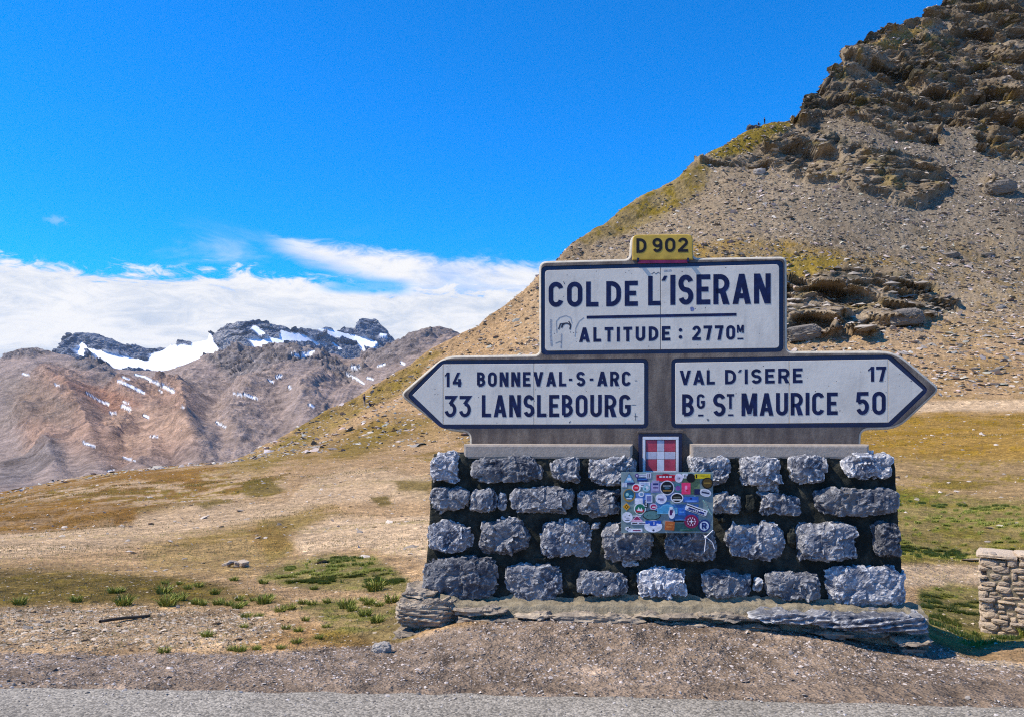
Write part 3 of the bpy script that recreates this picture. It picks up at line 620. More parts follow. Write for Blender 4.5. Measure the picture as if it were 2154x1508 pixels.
# ------------------------------------------------------------------ loose stones (uncountable)
def rockshape(n, seed, cuts=0, sq=(1, 1, 1)):
    r = np.random.default_rng(seed)
    bm = bmesh.new(); bmesh.ops.create_icosphere(bm, subdivisions=n, radius=1.0)
    V = np.array([v.co[:] for v in bm.verts]); Fc = np.array([[v.index for v in f.verts] for f in bm.faces]); bm.free()
    for _ in range(cuts):
        nn = r.normal(size=3); nn /= np.linalg.norm(nn); d = r.uniform(0.45, 0.8)
        t = V @ nn - d; V = V - np.outer(np.clip(t, 0, None), nn)
    V = V * (1 + 0.12 * r.normal(size=(len(V), 1)) * (n < 2)) * np.array(sq)
    return V, Fc
_shapes = []
for s in range(6):
    # a flat angular flake: 6 + 2 vertices
    r = np.random.default_rng(s); k = 6; a = np.sort(r.uniform(0, 2*np.pi, k)); a = np.linspace(0, 2*np.pi, k, endpoint=False) + r.uniform(-.35, .35, k)
    rad = r.uniform(0.7, 1.15, k)
    ring = np.stack([np.cos(a) * rad, np.sin(a) * rad, r.uniform(-.1, .1, k)], -1)
    V = np.vstack([ring, [[r.uniform(-.3, .3), r.uniform(-.3, .3), 0.5]], [[0, 0, -0.5]]])
    Fc = [[i, (i + 1) % k, k] for i in range(k)] + [[(i + 1) % k, i, k + 1] for i in range(k)]
    _shapes.append((V, np.array(Fc)))
def scatter(name, pts, sizes, cols, flat, seed, m, tilt=0.35):
    r = np.random.default_rng(seed); VV, FF, CC = [], [], []; off = 0
    idx = r.integers(0, len(_shapes), len(pts))
    for s in range(len(_shapes)):
        sel = np.where(idx == s)[0]
        if not len(sel): continue
        V, Fc = _shapes[s]; n = len(sel)
        th = r.uniform(0, 2*np.pi, n); asp = r.uniform(0.55, 1.0, n); fl = flat * r.uniform(0.6, 1.6, n)
        v = V[None] * np.stack([np.ones(n), asp, fl], -1)[:, None, :] * sizes[sel][:, None, None]
        ax = r.normal(0, tilt, n); ay = r.normal(0, tilt, n)
        x, y, z = v[..., 0], v[..., 1], v[..., 2]
        y, z = y * np.cos(ax)[:, None] - z * np.sin(ax)[:, None], y * np.sin(ax)[:, None] + z * np.cos(ax)[:, None]
        x, z = x * np.cos(ay)[:, None] + z * np.sin(ay)[:, None], -x * np.sin(ay)[:, None] + z * np.cos(ay)[:, None]
        x, y = x * np.cos(th)[:, None] - y * np.sin(th)[:, None], x * np.sin(th)[:, None] + y * np.cos(th)[:, None]
        v = np.stack([x, y, z], -1) + pts[sel][:, None, :]
        VV.append(v.reshape(-1, 3)); FF.append((Fc[None] + (np.arange(n) * len(V))[:, None, None] + off).reshape(-1, 3))
        CC.append(np.repeat(cols[sel], len(V), 0)); off += n * len(V)
    me = npmesh(name, np.vstack(VV), np.vstack(FF), False, {'alb': np.vstack(CC)})
    return tag(link(name, me, m), kind='stuff')
m_peb, g, b = mat('loose_stone')
at = g.n('ShaderNodeAttribute', attribute_name='alb'); oc = g.n('ShaderNodeTexCoord').outputs['Object']
kk = g.ss(g.noise(oc, 30, 4, 0.7), 0.25, 0.75, 0.75, 1.25); kc = g.n('ShaderNodeCombineColor')
for i in range(3): g.set(kc.inputs[i], kk)
g.set(b.inputs['Base Color'], g.mix(1.0, at.outputs['Color'], kc.outputs[0], 'MULTIPLY')); b.inputs['Roughness'].default_value = 0.9; b.inputs['Specular IOR Level'].default_value = 0.15
def pick(prob, n, seed):
    r = np.random.default_rng(seed); p = prob.ravel().copy(); p[p < 0] = 0
    area = np.linalg.norm(np.cross(np.gradient(P, axis=0), np.gradient(P, axis=1)), axis=2).ravel()
    p = p * area; p /= p.sum()
    i = r.choice(len(p), n, p=p); q = P2.reshape(-1, 3)[i].copy()
    q[:, :2] += r.normal(size=(n, 2)) * 0.4 * np.sqrt(area[i])[:, None] * 0.3
    return q, i
vis = (~isback) & (PX > -60) & (PX < 2215)
scr = vis * (P[..., 1] > 85) * (1 - 0.75 * np.clip(zg, 0, 1)) * (0.35 + sstep(n_mid, -0.2, 0.3)) * (1 - 0.75 * rock) * (0.4 + 0.6 * sstep(PX, 950, 1300))
q, i = pick(scr, 42000, 1)
sz = np.clip(rng.lognormal(math.log(0.17), 0.6, len(q)), 0.06, 0.9)
base = np.array([0.36, 0.31, 0.26]); cc = base * rng.uniform(0.35, 1.7, (len(q), 1)) * (1 + rng.normal(0, 0.04, (len(q), 3)))
scatter('scree_stones', q, sz, np.clip(cc, 0.05, 0.68), 0.45, 1, m_peb)
q, i = pick(vis * rock, 5000, 2); sz = np.clip(rng.lognormal(math.log(0.42), 0.55, len(q)), 0.12, 1.6)
cc = np.array([0.33, 0.285, 0.23]) * rng.uniform(0.5, 1.5, (len(q), 1)); scatter('crag_rubble', q, sz, np.clip(cc, 0.05, .6), 0.4, 2, m_peb, 0.15)
midr = vis * (P[..., 1] > 14) * (P[..., 1] < 85) * (0.3 + sstep(n_mid, -0.1, 0.3))
q, i = pick(midr, 5500, 3); sz = np.clip(rng.lognormal(math.log(0.05), 0.6, len(q)), 0.015, 0.3)
cc = np.array([0.42, 0.35, 0.28]) * rng.uniform(0.6, 1.5, (len(q), 1)); scatter('meadow_stones', q, sz, np.clip(cc, 0.05, .68), 0.4, 3, m_peb)
nr = vis * (P[..., 1] > 6.0) * (P[..., 1] < 16) * (0.06 + 1.2 * stony)
q, i = pick(nr, 13000, 4); sz = np.clip(rng.lognormal(math.log(0.0095), 0.6, len(q)), 0.004, 0.05)
cc = np.array([0.44, 0.355, 0.26]) * rng.uniform(0.5, 1.45, (len(q), 1)); scatter('gravel_flakes', q, sz, np.clip(cc, 0.05, .68), 0.4, 4, m_peb)
nr = vis * (P[..., 1] > 5.0) * (P[..., 1] < 7.0) * sm
q, i = pick(nr, 14000, 5); sz = np.clip(rng.lognormal(math.log(0.006), 0.5, len(q)), 0.003, 0.035)
cc = np.array([0.27, 0.23, 0.20]) * rng.uniform(0.4, 2.2, (len(q), 1)); scatter('roadside_gravel', q, sz, np.clip(cc, 0.04, .7), 0.6, 5, m_peb)
# gravel strewn on the asphalt near its edge
n = 1500; x = rng.uniform(-3.6, 3.6, n); t = np.abs(rng.normal(0, 0.25, n)); y = np.interp(x, xs, edge) - t
q = np.stack([x, y, 0.008 + 0 * x], -1); sz = np.clip(rng.lognormal(math.log(0.005), 0.5, n), 0.002, 0.018)
scatter('loose_grit', q, sz, np.clip(np.array([0.36, 0.32, 0.28]) * rng.uniform(0.4, 1.7, (n, 1)), .04, .7), 0.6, 6, m_peb)

# ------------------------------------------------------------------ the monument
PHI = R(8.0); D0 = 6.5; PX0 = 1400.0
O0 = Vector(((PX0 - CX) / F * D0, D0, -0.12))
U = Vector((math.cos(PHI), -math.sin(PHI), 0)); N = Vector((-math.sin(PHI), -math.cos(PHI), 0))
def L(px, py, w=0.0):
    """local (x, y, z) on the plane standing w in front of the sign's face"""
    d = Vector(((px - CX) / F, 1.0, (HY - py) / F)); o = Vector((0, 0, CZ)); base = O0 + N * w
    t = (base - o).dot(N) / d.dot(N); p = o + d * t - O0
    return p.dot(U), -w, p.z
def L2(px, py, w=0.0): a = L(px, py, w); return a[0], a[2]

def simple_mat(name, col, rough=0.7, var=0.15, scale=20, bmp=0.0, spots=None, bscale=60, spec=0.25):
    m, g, b = mat(name); oc = g.n('ShaderNodeTexCoord').outputs['Object']
    n_ = g.noise(oc, scale, 6, 0.65); k = g.ss(n_, 0.25, 0.75, 1 - var, 1 + var)
    kc = g.n('ShaderNodeCombineColor')
    for i in range(3): g.set(kc.inputs[i], k)
    c = g.mix(1.0, (*col, 1), kc.outputs[0], 'MULTIPLY')
    if spots:
        s_ = g.n('ShaderNodeTexVoronoi', feature='F1', ins={'Vector': oc, 'Scale': spots[0]}); cc_ = g.n('ShaderNodeSeparateColor'); g.set(cc_.inputs[0], s_.outputs['Color'])
        r_ = g.m('MULTIPLY', cc_.outputs[0], spots[1])
        f = g.m('MULTIPLY', g.m('LESS_THAN', s_.outputs[0], r_), g.m('GREATER_THAN', cc_.outputs[1], spots[3]))
        c = g.mix(f, c, (*spots[2], 1))
    g.set(b.inputs['Base Color'], c); b.inputs['Roughness'].default_value = rough; b.inputs['Specular IOR Level'].default_value = spec
    if bmp: g.set(b.inputs['Normal'], bump(g, g.noise(oc, bscale, 6, 0.7), bmp, 1.0))
    return m
# concrete with streaks
m_conc, g, b = mat('cast_concrete'); oc = g.n('ShaderNodeTexCoord').outputs['Object']
st = g.noise(g.mapping(oc, (5, 5, 1.2)), 1.6, 6, 0.6); sp = g.noise(oc, 35, 6, 0.7)
c = g.mix(g.ss(st, 0.3, 0.62), (0.225, 0.18, 0.14, 1), (0.11, 0.086, 0.072, 1)); kk = g.ss(sp, 0.25, 0.75, 0.8, 1.2); kc = g.n('ShaderNodeCombineColor')
for i in range(3): g.set(kc.inputs[i], kk)
g.set(b.inputs['Base Color'], g.mix(1.0, c, kc.outputs[0], 'MULTIPLY')); b.inputs['Roughness'].default_value = 0.85
g.set(b.inputs['Normal'], bump(g, g.noise(oc, 90, 6, 0.7), 0.003, 1.0))
m_rim = simple_mat('cream_concrete', (0.52, 0.46, 0.36), 0.8, 0.2, 18, 0.003)
m_ledge = simple_mat('pale_concrete', (0.36, 0.30, 0.24), 0.85, 0.16, 22, 0.003)
m_navy = simple_mat('navy_enamel', (0.007, 0.010, 0.048), 0.35, 0.3, 12, 0.0, spec=0.5)
# enamelled lava plates, pitted and grubby
m_plate, g, b = mat('white_enamel'); oc = g.n('ShaderNodeTexCoord').outputs['Object']
d1 = g.noise(oc, 3.0, 6, 0.65, 0.4); d2 = g.noise(g.mapping(oc, (6, 6, 1.0)), 2.2, 5, 0.6)
c = g.mix(g.ss(d1, 0.35, 0.75), (0.72, 0.65, 0.54, 1), (0.60, 0.54, 0.45, 1)); c = g.mix(g.ss(d2, 0.5, 0.78, 0, 0.45), c, (0.38, 0.35, 0.31, 1))
s_ = g.n('ShaderNodeTexVoronoi', feature='F1', ins={'Vector': oc, 'Scale': 38.0}); cc_ = g.n('ShaderNodeSeparateColor'); g.set(cc_.inputs[0], s_.outputs['Color'])
f = g.m('MULTIPLY', g.m('LESS_THAN', s_.outputs[0], g.m('MULTIPLY', cc_.outputs[0], 0.20)), g.m('GREATER_THAN', cc_.outputs[1], 0.30))
c = g.mix(f, c, (0.07, 0.07, 0.09, 1))
g.set(b.inputs['Base Color'], c); b.inputs['Roughness'].default_value = 0.42
g.set(b.inputs['Normal'], bump(g, g.m('SUBTRACT', g.noise(oc, 25, 4, 0.6), g.m('MULTIPLY', f, 0.6)), 0.0015, 0.8))
m_ink, g, b = mat('blue_black_lettering'); oc = g.n('ShaderNodeTexCoord').outputs['Object']
g.set(b.inputs['Base Color'], g.mix(g.ss(g.noise(oc, 14, 6, 0.7), 0.4, 0.75), (0.006, 0.008, 0.042, 1), (0.014, 0.024, 0.10, 1))); b.inputs['Roughness'].default_value = 0.45
m_black = simple_mat('black_lettering', (0.015, 0.012, 0.012), 0.5, 0.3, 20)
m_yellow = simple_mat('yellow_enamel', (0.53, 0.34, 0.05), 0.45, 0.2, 14, 0.0, (45, 0.12, (0.12, 0.08, 0.03), 0.6))
m_magenta = simple_mat('faded_red_paint', (0.42, 0.045, 0.11), 0.6, 0.25, 14)
m_red = simple_mat('red_enamel', (0.46, 0.06, 0.09), 0.4, 0.3, 12, 0.0, (60, 0.2, (0.25, 0.12, 0.16), 0.6))
m_paint = simple_mat('white_paint', (0.72, 0.70, 0.70), 0.5, 0.12, 16)

def prism(name, poly, w0, w1, m, parent, bevel=0.0, seg=2, smooth=False):
    """outline poly [(x,z)] in the sign plane, from depth w0 (back) to w1 (front)"""
    bm = bmesh.new(); n = len(poly)
    a = [bm.verts.new((x, -w0, z)) for x, z in poly]; c = [bm.verts.new((x, -w1, z)) for x, z in poly]
    bm.faces.new(c); bm.faces.new(a[::-1])
    for i in range(n): bm.faces.new((a[i], a[(i+1) % n], c[(i+1) % n], c[i]))
    bmesh.ops.recalc_face_normals(bm, faces=bm.faces)
    if bevel:
        es = [e for e in bm.edges if abs(e.verts[0].co.y + w1) < 1e-6 and abs(e.verts[1].co.y + w1) < 1e-6]
        bmesh.ops.bevel(bm, geom=es, offset=bevel, segments=seg, profile=0.5, affect='EDGES', clamp_overlap=True)
    me = bpy.data.meshes.new(name); bm.to_mesh(me); bm.free()
    if smooth:
        for p_ in me.polygons: p_.use_smooth = True
    return link(name, me, m, parent)
def rrect(x0, z0, x1, z1, r, n=4):
    pts = []
    for cx, cz, a0 in ((x1 - r, z1 - r, 0), (x0 + r, z1 - r, 90), (x0 + r, z0 + r, 180), (x1 - r, z0 + r, 270)):
        for i in range(n + 1):
            a = R(a0 + 90 * i / n); pts.append((cx + r * math.cos(a), cz + r * math.sin(a)))
    return pts
def smooth_poly(P_, it=1):
    for _ in range(it):
        q = []
        for i in range(len(P_)):
            a, b_ = P_[i], P_[(i+1) % len(P_)]
            q += [(a[0]*.75 + b_[0]*.25, a[1]*.75 + b_[1]*.25), (a[0]*.25 + b_[0]*.75, a[1]*.25 + b_[1]*.75)]
        P_ = q
    return P_
def fillet(pts, n=4):
    """pts [(x, z, radius)]"""
    out = []; N_ = len(pts)
    for i in range(N_):
        p = Vector(pts[i][:2]); a = Vector(pts[i-1][:2]); c = Vector(pts[(i+1) % N_][:2]); r = pts[i][2]
        if r <= 0: out.append(tuple(p)); continue
        da = (a - p); dc = (c - p); r = min(r, da.length * .48, dc.length * .48)
        s = p + da.normalized() * r; e = p + dc.normalized() * r
        for k in range(n + 1):
            t = k / n; q = s * (1-t)**2 + p * 2*t*(1-t) + e * t*t; out.append(tuple(q))
    return out

sign = empty('road_sign', O0, -PHI)
tag(sign, 'large concrete direction sign with enamelled plates, double arrow, reading COL DE L\'ISERAN', 'road sign')
FR = [(987, 955, 0), (987, 910, 14), (935, 906, 26), (838, 830, 18), (934, 748, 26), (1134, 745, 12), (1133, 549, 18), (1323, 544, 10), (1326, 493, 18), (1458, 492, 18), (1459, 542, 10),
      (1656, 539, 14), (1657, 738, 10), (1884, 737, 30), (1981, 818, 16), (1890, 903, 26), (1813, 905, 14), (1811, 955, 0)]
pts = [(*L2(a, b_), c_ / 261.0) for a, b_, c_ in FR]
outline = fillet(pts, 5)
cut_specs = []
def q4(a): return [L2(x, y) for x, y in a]
NAME_B = q4([(1138, 560.5), (1648, 547.5), (1648, 740.5), (1138, 747)])
LEFT_B = q4([(855, 831), (928, 757), (1364, 754), (1364, 900.5), (928, 901)])
RIGHT_B = q4([(1412, 754), (1874, 746), (1954.5, 819.4), (1874, 897.5), (1412, 900.5)])
def orient(p): return p
def build_frame():
    bm = bmesh.new(); n = len(outline); wb = -0.20
    a = [bm.verts.new((x, -wb, z)) for x, z in outline]; c = [bm.verts.new((x, 0.0, z)) for x, z in outline]
    bm.faces.new(c); bm.faces.new(a[::-1])
    for i in range(n): bm.faces.new((a[i], a[(i+1) % n], c[(i+1) % n], c[i]))
    bmesh.ops.recalc_face_normals(bm, faces=bm.faces)
    es = [e for e in bm.edges if (abs(e.verts[0].co.y) < 1e-6 and abs(e.verts[1].co.y) < 1e-6) or (abs(e.verts[0].co.y - 0.2) < 1e-6 and abs(e.verts[1].co.y - 0.2) < 1e-6)]
    bmesh.ops.bevel(bm, geom=es, offset=0.042, segments=5, profile=0.5, affect='EDGES', clamp_overlap=True)
    me = bpy.data.meshes.new('frame'); bm.to_mesh(me); bm.free()
    o = bpy.data.objects.new('frame', me); COL.objects.link(o)
    tmp = []
    for poly in (NAME_B, LEFT_B, RIGHT_B):
        f = fillet([(x, z, 0.045) for x, z in poly], 4)
        k = prism('cut', f, -0.014, 0.08, None, None); tmp.append(k)
        md = o.modifiers.new('b', 'BOOLEAN'); md.operation = 'DIFFERENCE'; md.object = k; md.solver = 'EXACT'
    dg = bpy.context.evaluated_depsgraph_get(); me2 = bpy.data.meshes.new_from_object(o.evaluated_get(dg))
    for k in tmp + [o]: bpy.data.objects.remove(k)
    me2.name = 'concrete_frame'; me2.materials.clear()
    me2.polygons.foreach_set('use_smooth', np.ones(len(me2.polygons), bool))
    me2.set_sharp_from_angle(angle=R(40))
    for m_ in (m_conc, m_rim, m_navy): me2.materials.append(m_)
    for p_ in me2.polygons:
        if abs(p_.normal.y) < 0.96: p_.material_index = 1
        if abs(p_.normal.y) < 0.3 and 0.0 < p_.center.y < 0.0145: p_.material_index = 2
    return link('concrete_frame', me2, None, sign)
build_frame()

# ---- lettering as strokes of even width
def arc(cx, cy, rx, ry, a0, a1, n=10):
    return [(cx + rx * math.cos(R(a0 + (a1-a0)*i/n)), cy + ry * math.sin(R(a0 + (a1-a0)*i/n))) for i in range(n + 1)]
def glyph(ch, W, t):
    """strokes/polygons in a box W x 1"""
    h = t / 2; l = h; r = W - h; b_ = h; T = 1 - h; cx = W / 2; rx = (r - l) / 2; ry = min(rx * 1.05, (T - b_) / 2)
    S_ = lambda p, c=False: ('s', p, c); P_ = lambda p: ('p', p)
    dt = t * 1.12
    if ch in 'O0': return [S_(arc(cx, T-ry, rx, ry, 0, 180, 14) + arc(cx, b_+ry, rx, ry, 180, 360, 14), True)]
    if ch == 'C': return [S_(arc(cx, T-ry, rx, ry, 12, 180, 14) + arc(cx, b_+ry, rx, ry, 180, 348, 14))]
    if ch == 'G': return [S_(arc(cx, T-ry, rx, ry, 15, 180, 14) + arc(cx, b_+ry, rx, ry, 180, 350, 14) + [(r, 0.46)]), S_([(r + h, 0.46), (cx, 0.46)])]
    if ch == 'D': rr = min(rx*1.5, .34); return [S_([(l, b_), (l, T), (r-rr, T)] + arc(r-rr, T-rr, rr, rr, 80, 0, 7) + arc(r-rr, b_+rr, rr, rr, 0, -80, 7) + [(r-rr, b_)], True)]
    if ch == 'I': return [S_([(W/2, 0), (W/2, 1)])]
    if ch == 'L': return [S_([(l, 1), (l, b_), (W, b_)])]
    if ch == 'E': return [S_([(W, T), (l, T), (l, b_), (W, b_)]), S_([(l, .51), (W*.86, .51)])]
    if ch == 'T': return [S_([(0, T), (W, T)]), S_([(cx, T), (cx, 0)])]
    if ch == 'U': return [S_([(l, 1)] + arc(cx, b_+ry, rx, ry, 180, 360, 14) + [(r, 1)])]
    if ch == 'A':
        k = dt/2; zc = 0.27; dx = (W/2 - k) 
        return [P_([(0, 0), (dt, 0), (cx + k*.95, 1), (cx - k*.95, 1)]), P_([(W - dt, 0), (W, 0), (cx + k*.95, 1), (cx - k*.95, 1)]), S_([(W*.17, zc), (W*.83, zc)])]
    if ch == 'V':
        k = dt/2; return [P_([(0, 1), (cx - k*.95, 0), (cx + k*.95, 0), (dt, 1)]), P_([(W - dt, 1), (cx - k*.95, 0), (cx + k*.95, 0), (W, 1)])]
    if ch == 'N': return [S_([(l, 0), (l, 1)]), S_([(r, 0), (r, 1)]), P_([(0, 1), (dt*1.05, 1), (W, 0), (W - dt*1.05, 0)])]
    if ch == 'M': return [S_([(l, 0), (l, 1)]), S_([(r, 0), (r, 1)]), P_([(0, 1), (dt*1.1, 1), (cx + dt*.45, .08), (cx - dt*.45, .08)]), P_([(W, 1), (W - dt*1.1, 1), (cx - dt*.45, .08), (cx + dt*.45, .08)])]
    if ch in 'RP':
        m_ = 0.44; q = (T - m_)/2; g_ = [S_([(l, 0), (l, T), (r-q*.9, T)] + arc(r-q*.9, (T+m_)/2, q*.9, q, 90, -90, 10) + [(l, m_)])]
        if ch == 'R': g_.append(P_([(cx - dt*.35, m_), (cx + dt*.7, m_), (W, 0), (W - dt*1.15, 0)]))
        return g_
    if ch == 'B':
        m_ = 0.52; q = (T-m_)/2; q2 = (m_-b_)/2
        return [S_([(l, b_), (l, T), (r-q-.03, T)] + arc(r-q-.03, (T+m_)/2, q, q, 90, -90, 10) + [(l, m_)]), S_([(l, m_), (r-q2, m_)] + arc(r-q2, (m_+b_)/2, q2, q2, 90, -90, 10) + [(l, b_)])]
    if ch == 'S':
        q = (T-b_)/4; return [S_(arc(cx, T-q, rx, q, 18, 235, 14)[:-1] + [(cx, .5)] + arc(cx, b_+q, rx, q, 55, -162, 14)[1:])] if W < .01 else [S_(arc(cx, T-q, rx, q, 18, 250, 16) + arc(cx, b_+q, rx, q, 70, -162, 16))]
    if ch == '1': return [S_([(W - h, 0), (W - h, 1)]), P_([(0, .80), (0, .70), (W - t, .80), (W - t, 1), (W-t*.6, 1)])]
    if ch == '2': q = (T-b_)*.29; return [S_(arc(cx, T-q, rx, q, 170, -25, 14) + [(l + t*.15, b_+.04)]), S_([(0, b_), (W, b_)])]
    if ch == '3': q2 = .27; return [S_([(t*.2, T), (r, T), (cx-.02, .60)]), S_([(cx-.02, .60)] + arc(cx, b_+q2, rx, q2, 78, -165, 16))]
    if ch == '4': return [S_([(W*.78, 0), (W*.78, .55)]), P_([(W*.52, 1), (W*.52+t*1.05, 1), (t*1.0, .30), (0, .30)]), S_([(0, .27), (W, .27)])]
    if ch == '5': q = (T-b_)*.31; return [S_([(W*.96, T), (l+.03, T), (l, .56)]), S_([(l, .54)] + arc(cx, b_+q, rx, q, 120, -160, 16))]
    if ch == '7': return [S_([(0, T), (W, T)]), P_([(W - t*1.15, T), (W, 1), (W*.30 + t*1.1, 0), (W*.30, 0)])]
    if ch == '9': q = (T-b_)*.29; return [S_(arc(cx, T-q, rx, q, 0, 360, 18)[:-1], True), S_([(r, T-q)] + arc(cx, b_+.26, rx, .26, 0, -150, 12))]
    if ch == '-': return [S_([(0, .46), (W, .46)])]
    return []
REL = dict(A=.60, B=.50, C=.52, D=.52, E=.46, G=.52, L=.43, M=.68, N=.54, O=.54, R=.53, S=.50, T=.48, U=.52, V=.60, P=.5)
REL.update({'0': .52, '1': .30, '2': .5, '3': .5, '4': .54, '5': .5, '7': .5, '9': .5, '-': .3})
def strokemesh(prims, t, mp, w0, VV, FF, dw=0.0012, base=0.0):
    """mp maps glyph coords to local (x,z); each stroke a thin slab with its own height"""
    for i, pr_ in enumerate(prims):
        w = w0 + dw + 0.0004 * (i % 4)
        if pr_[0] == 'p': poly = pr_[1]; loops = [poly]
        else:
            pts = pr_[1]; closed = pr_[2]; q = [pts[0]]
            for p_ in pts[1:]:
                if math.hypot(p_[0]-q[-1][0], p_[1]-q[-1][1]) > 1e-4: q.append(p_)
            if closed and math.hypot(q[0][0]-q[-1][0], q[0][1]-q[-1][1]) < 1e-4: q.pop()
            n = len(q); A_, B_ = [], []
            for j in range(n):
                p0 = q[j-1] if (j or closed) else None; p2 = q[(j+1) % n] if (j < n-1 or closed) else None; p1 = q[j]
                ds = []
                if p0: d = (p1[0]-p0[0], p1[1]-p0[1]); k = math.hypot(*d); ds.append((d[0]/k, d[1]/k))
                if p2: d = (p2[0]-p1[0], p2[1]-p1[1]); k = math.hypot(*d); ds.append((d[0]/k, d[1]/k))
                nn = [(-d[1], d[0]) for d in ds]
                mx = sum(a[0] for a in nn); mz = sum(a[1] for a in nn); k = math.hypot(mx, mz) or 1; mx /= k; mz /= k
                c_ = max(0.42, mx*nn[0][0] + mz*nn[0][1]); s_ = t/2/c_
                A_.append((p1[0]+mx*s_, p1[1]+mz*s_)); B_.append((p1[0]-mx*s_, p1[1]-mz*s_))
            loops = []
            rngj = range(n if closed else n-1)
            base_i = len(VV)
            for a in A_ + B_:
                x, z = mp(*a); VV.append((x, -w, z))
            for a in A_ + B_:
                x, z = mp(*a); VV.append((x, -w0 + 0.004, z))
            for j in rngj:
                k = (j+1) % n
                FF.append((base_i+j, base_i+k, base_i+n+k, base_i+n+j))
                FF.append((base_i+j, base_i+k, base_i+2*n+k, base_i+2*n+j)); FF.append((base_i+n+j, base_i+n+k, base_i+3*n+k, base_i+3*n+j))
            if not closed:
                for j in (0, n-1): FF.append((base_i+j, base_i+n+j, base_i+3*n+j, base_i+2*n+j))
            continue
        base_i = len(VV); n = len(poly)
        for a in poly: x, z = mp(*a); VV.append((x, -w, z))
        for a in poly: x, z = mp(*a); VV.append((x, -w0 + 0.004, z))
        FF.append(tuple(base_i+j for j in range(n)))
        for j in range(n): k = (j+1) % n; FF.append((base_i+j, base_i+k, base_i+n+k, base_i+n+j))
def text(txt, xl, xr, ytl, ybl, ytr=None, ybr=None, t=.17, w0=-0.003, m=None, parent=None, gap=.13, name='lettering', rel=REL):
    """txt fills the quad given by photo pixels of its left/right edge, tops and bottoms"""
    ytr = ytl if ytr is None else ytr; ybr = ybl if ybr is None else ybr
    A0, A1, B0, B1 = L2(xl, ybl, w0), L2(xl, ytl, w0), L2(xr, ybr, w0), L2(xr, ytr, w0)
    H = (A1[1]-A0[1] + B1[1]-B0[1]) / 2; Wt = (B0[0]-A0[0]) / H
    fixed = sum(t if c == 'I' else 0 for c in txt)
    relw = sum(0 if c == 'I' else (.25 if c == ' ' else rel[c]) for c in txt); ng = len(txt) - 1
    k = (Wt - fixed) / (relw + ng * gap) if (relw + ng * gap) else 1
    VV, FF = [], []; x = 0
    for c in txt:
        W_ = t if c == 'I' else (.25 if c == ' ' else rel[c]) * k
        def mp(a, b_, x=x):
            f = (x + a) / Wt; return (A0[0] + (B0[0]-A0[0])*f + (A1[0]-A0[0])*b_, (A0[1]*(1-f) + B0[1]*f) * (1-b_) + (A1[1]*(1-f) + B1[1]*f) * b_)
        strokemesh(glyph(c, W_, t), t, mp, w0, VV, FF)
        x += W_ + gap * k
    me = bpy.data.meshes.new(name); me.from_pydata(VV, [], FF)
    bm = bmesh.new(); bm.from_mesh(me); bmesh.ops.recalc_face_normals(bm, faces=bm.faces); bm.to_mesh(me); bm.free()
    return link(name, me, m, parent)
def bar(xl, yl0, yl1, xr, yr0, yr1, w0, m, parent, name='rule_line', dw=.0014):
    return prism(name, [L2(xl, yl1, w0), L2(xr, yr1, w0), L2(xr, yr0, w0), L2(xl, yl0, w0)], w0 - .004, w0 + dw, m, parent)
WT = -0.002     # tile face
def plaque(name, poly, label):
    f = fillet([(x, z, 0.045) for x, z in poly], 4)
    o = prism(name, [(x, z) for x, z in f], -0.0145, -0.0105, m_navy, sign); o['label'] = label
    return o
def tile(parent, pxpoly, rad=0.0, corners=None, m=m_plate):
    p = [(*L2(a, b_, WT), (rad if (corners is None or i in corners) else 0)) for i, (a, b_) in enumerate(pxpoly)]
    return prism('tile', fillet(p, 4), -0.0102, WT, m, parent, 0.0018, 1)
pl1 = plaque('name_plaque', NAME_B, 'upper plaque reading COL DE L\'ISERAN, ALTITUDE : 2770 M')
tile(pl1, [(1146.5, 569.3), (1389.2, 562.8), (1389.2, 735.3), (1146.5, 738)], 0.03, (0, 3))
tile(pl1, [(1390.4, 562.7), (1639, 556.5), (1639, 732), (1390.4, 735.2)], 0.03, (1, 2))
K1 = dict(parent=pl1, m=m_ink, w0=WT)
text('COL', 1154, 1258.7, 593.6, 646.3, 592.6, 645.3, t=.185, **K1); text('DE', 1275.2, 1341.6, 592.2, 645, 591, 644, t=.185, **K1)
text('L', 1363.3, 1389, 581.3, 643, 580.8, 642.6, t=.15, **K1)
def acute(x0, x1, y0, y1, par, w0=WT):
    p = [L2(x0, y1, w0), L2(x0 + (x1-x0)*.62, y1, w0), L2(x1, y0, w0), L2(x0 + (x1-x0)*.45, y0, w0)]
    return prism('apostrophe', p, w0 - .004, w0 + .0016, m_ink, par)
acute(1391.2, 1403.6, 580.6, 591.2, pl1)
text('ISERAN', 1410, 1621, 578.9, 642, 575.7, 639, t=.165, gap=.10, **K1)
bar(1234, 664.8, 670.9, 1549, 658.9, 664.8, WT, m_ink, pl1)
text('ALTITUDE', 1218, 1410, 689.4, 720, 686.4, 716.7, t=.21, gap=.19, rel={**REL, 'I': .2}, **K1)
for yy in (694.5, 709.2):
    c_ = L2(1431.3, yy, WT); prism('colon_dot', [(c_[0] + .0145*math.cos(R(a)), c_[1] + .0145*math.sin(R(a))) for a in range(0, 360, 30)], WT-.004, WT+.0014, m_ink, pl1)
text('2770', 1456, 1546.3, 685.7, 716, 684.6, 714.8, t=.2, gap=.16, **K1)
text('M', 1550, 1564.5, 684, 700.5, t=.2, **K1); bar(1551, 711, 714.3, 1563.5, 710.8, 714, WT, m_ink, pl1)
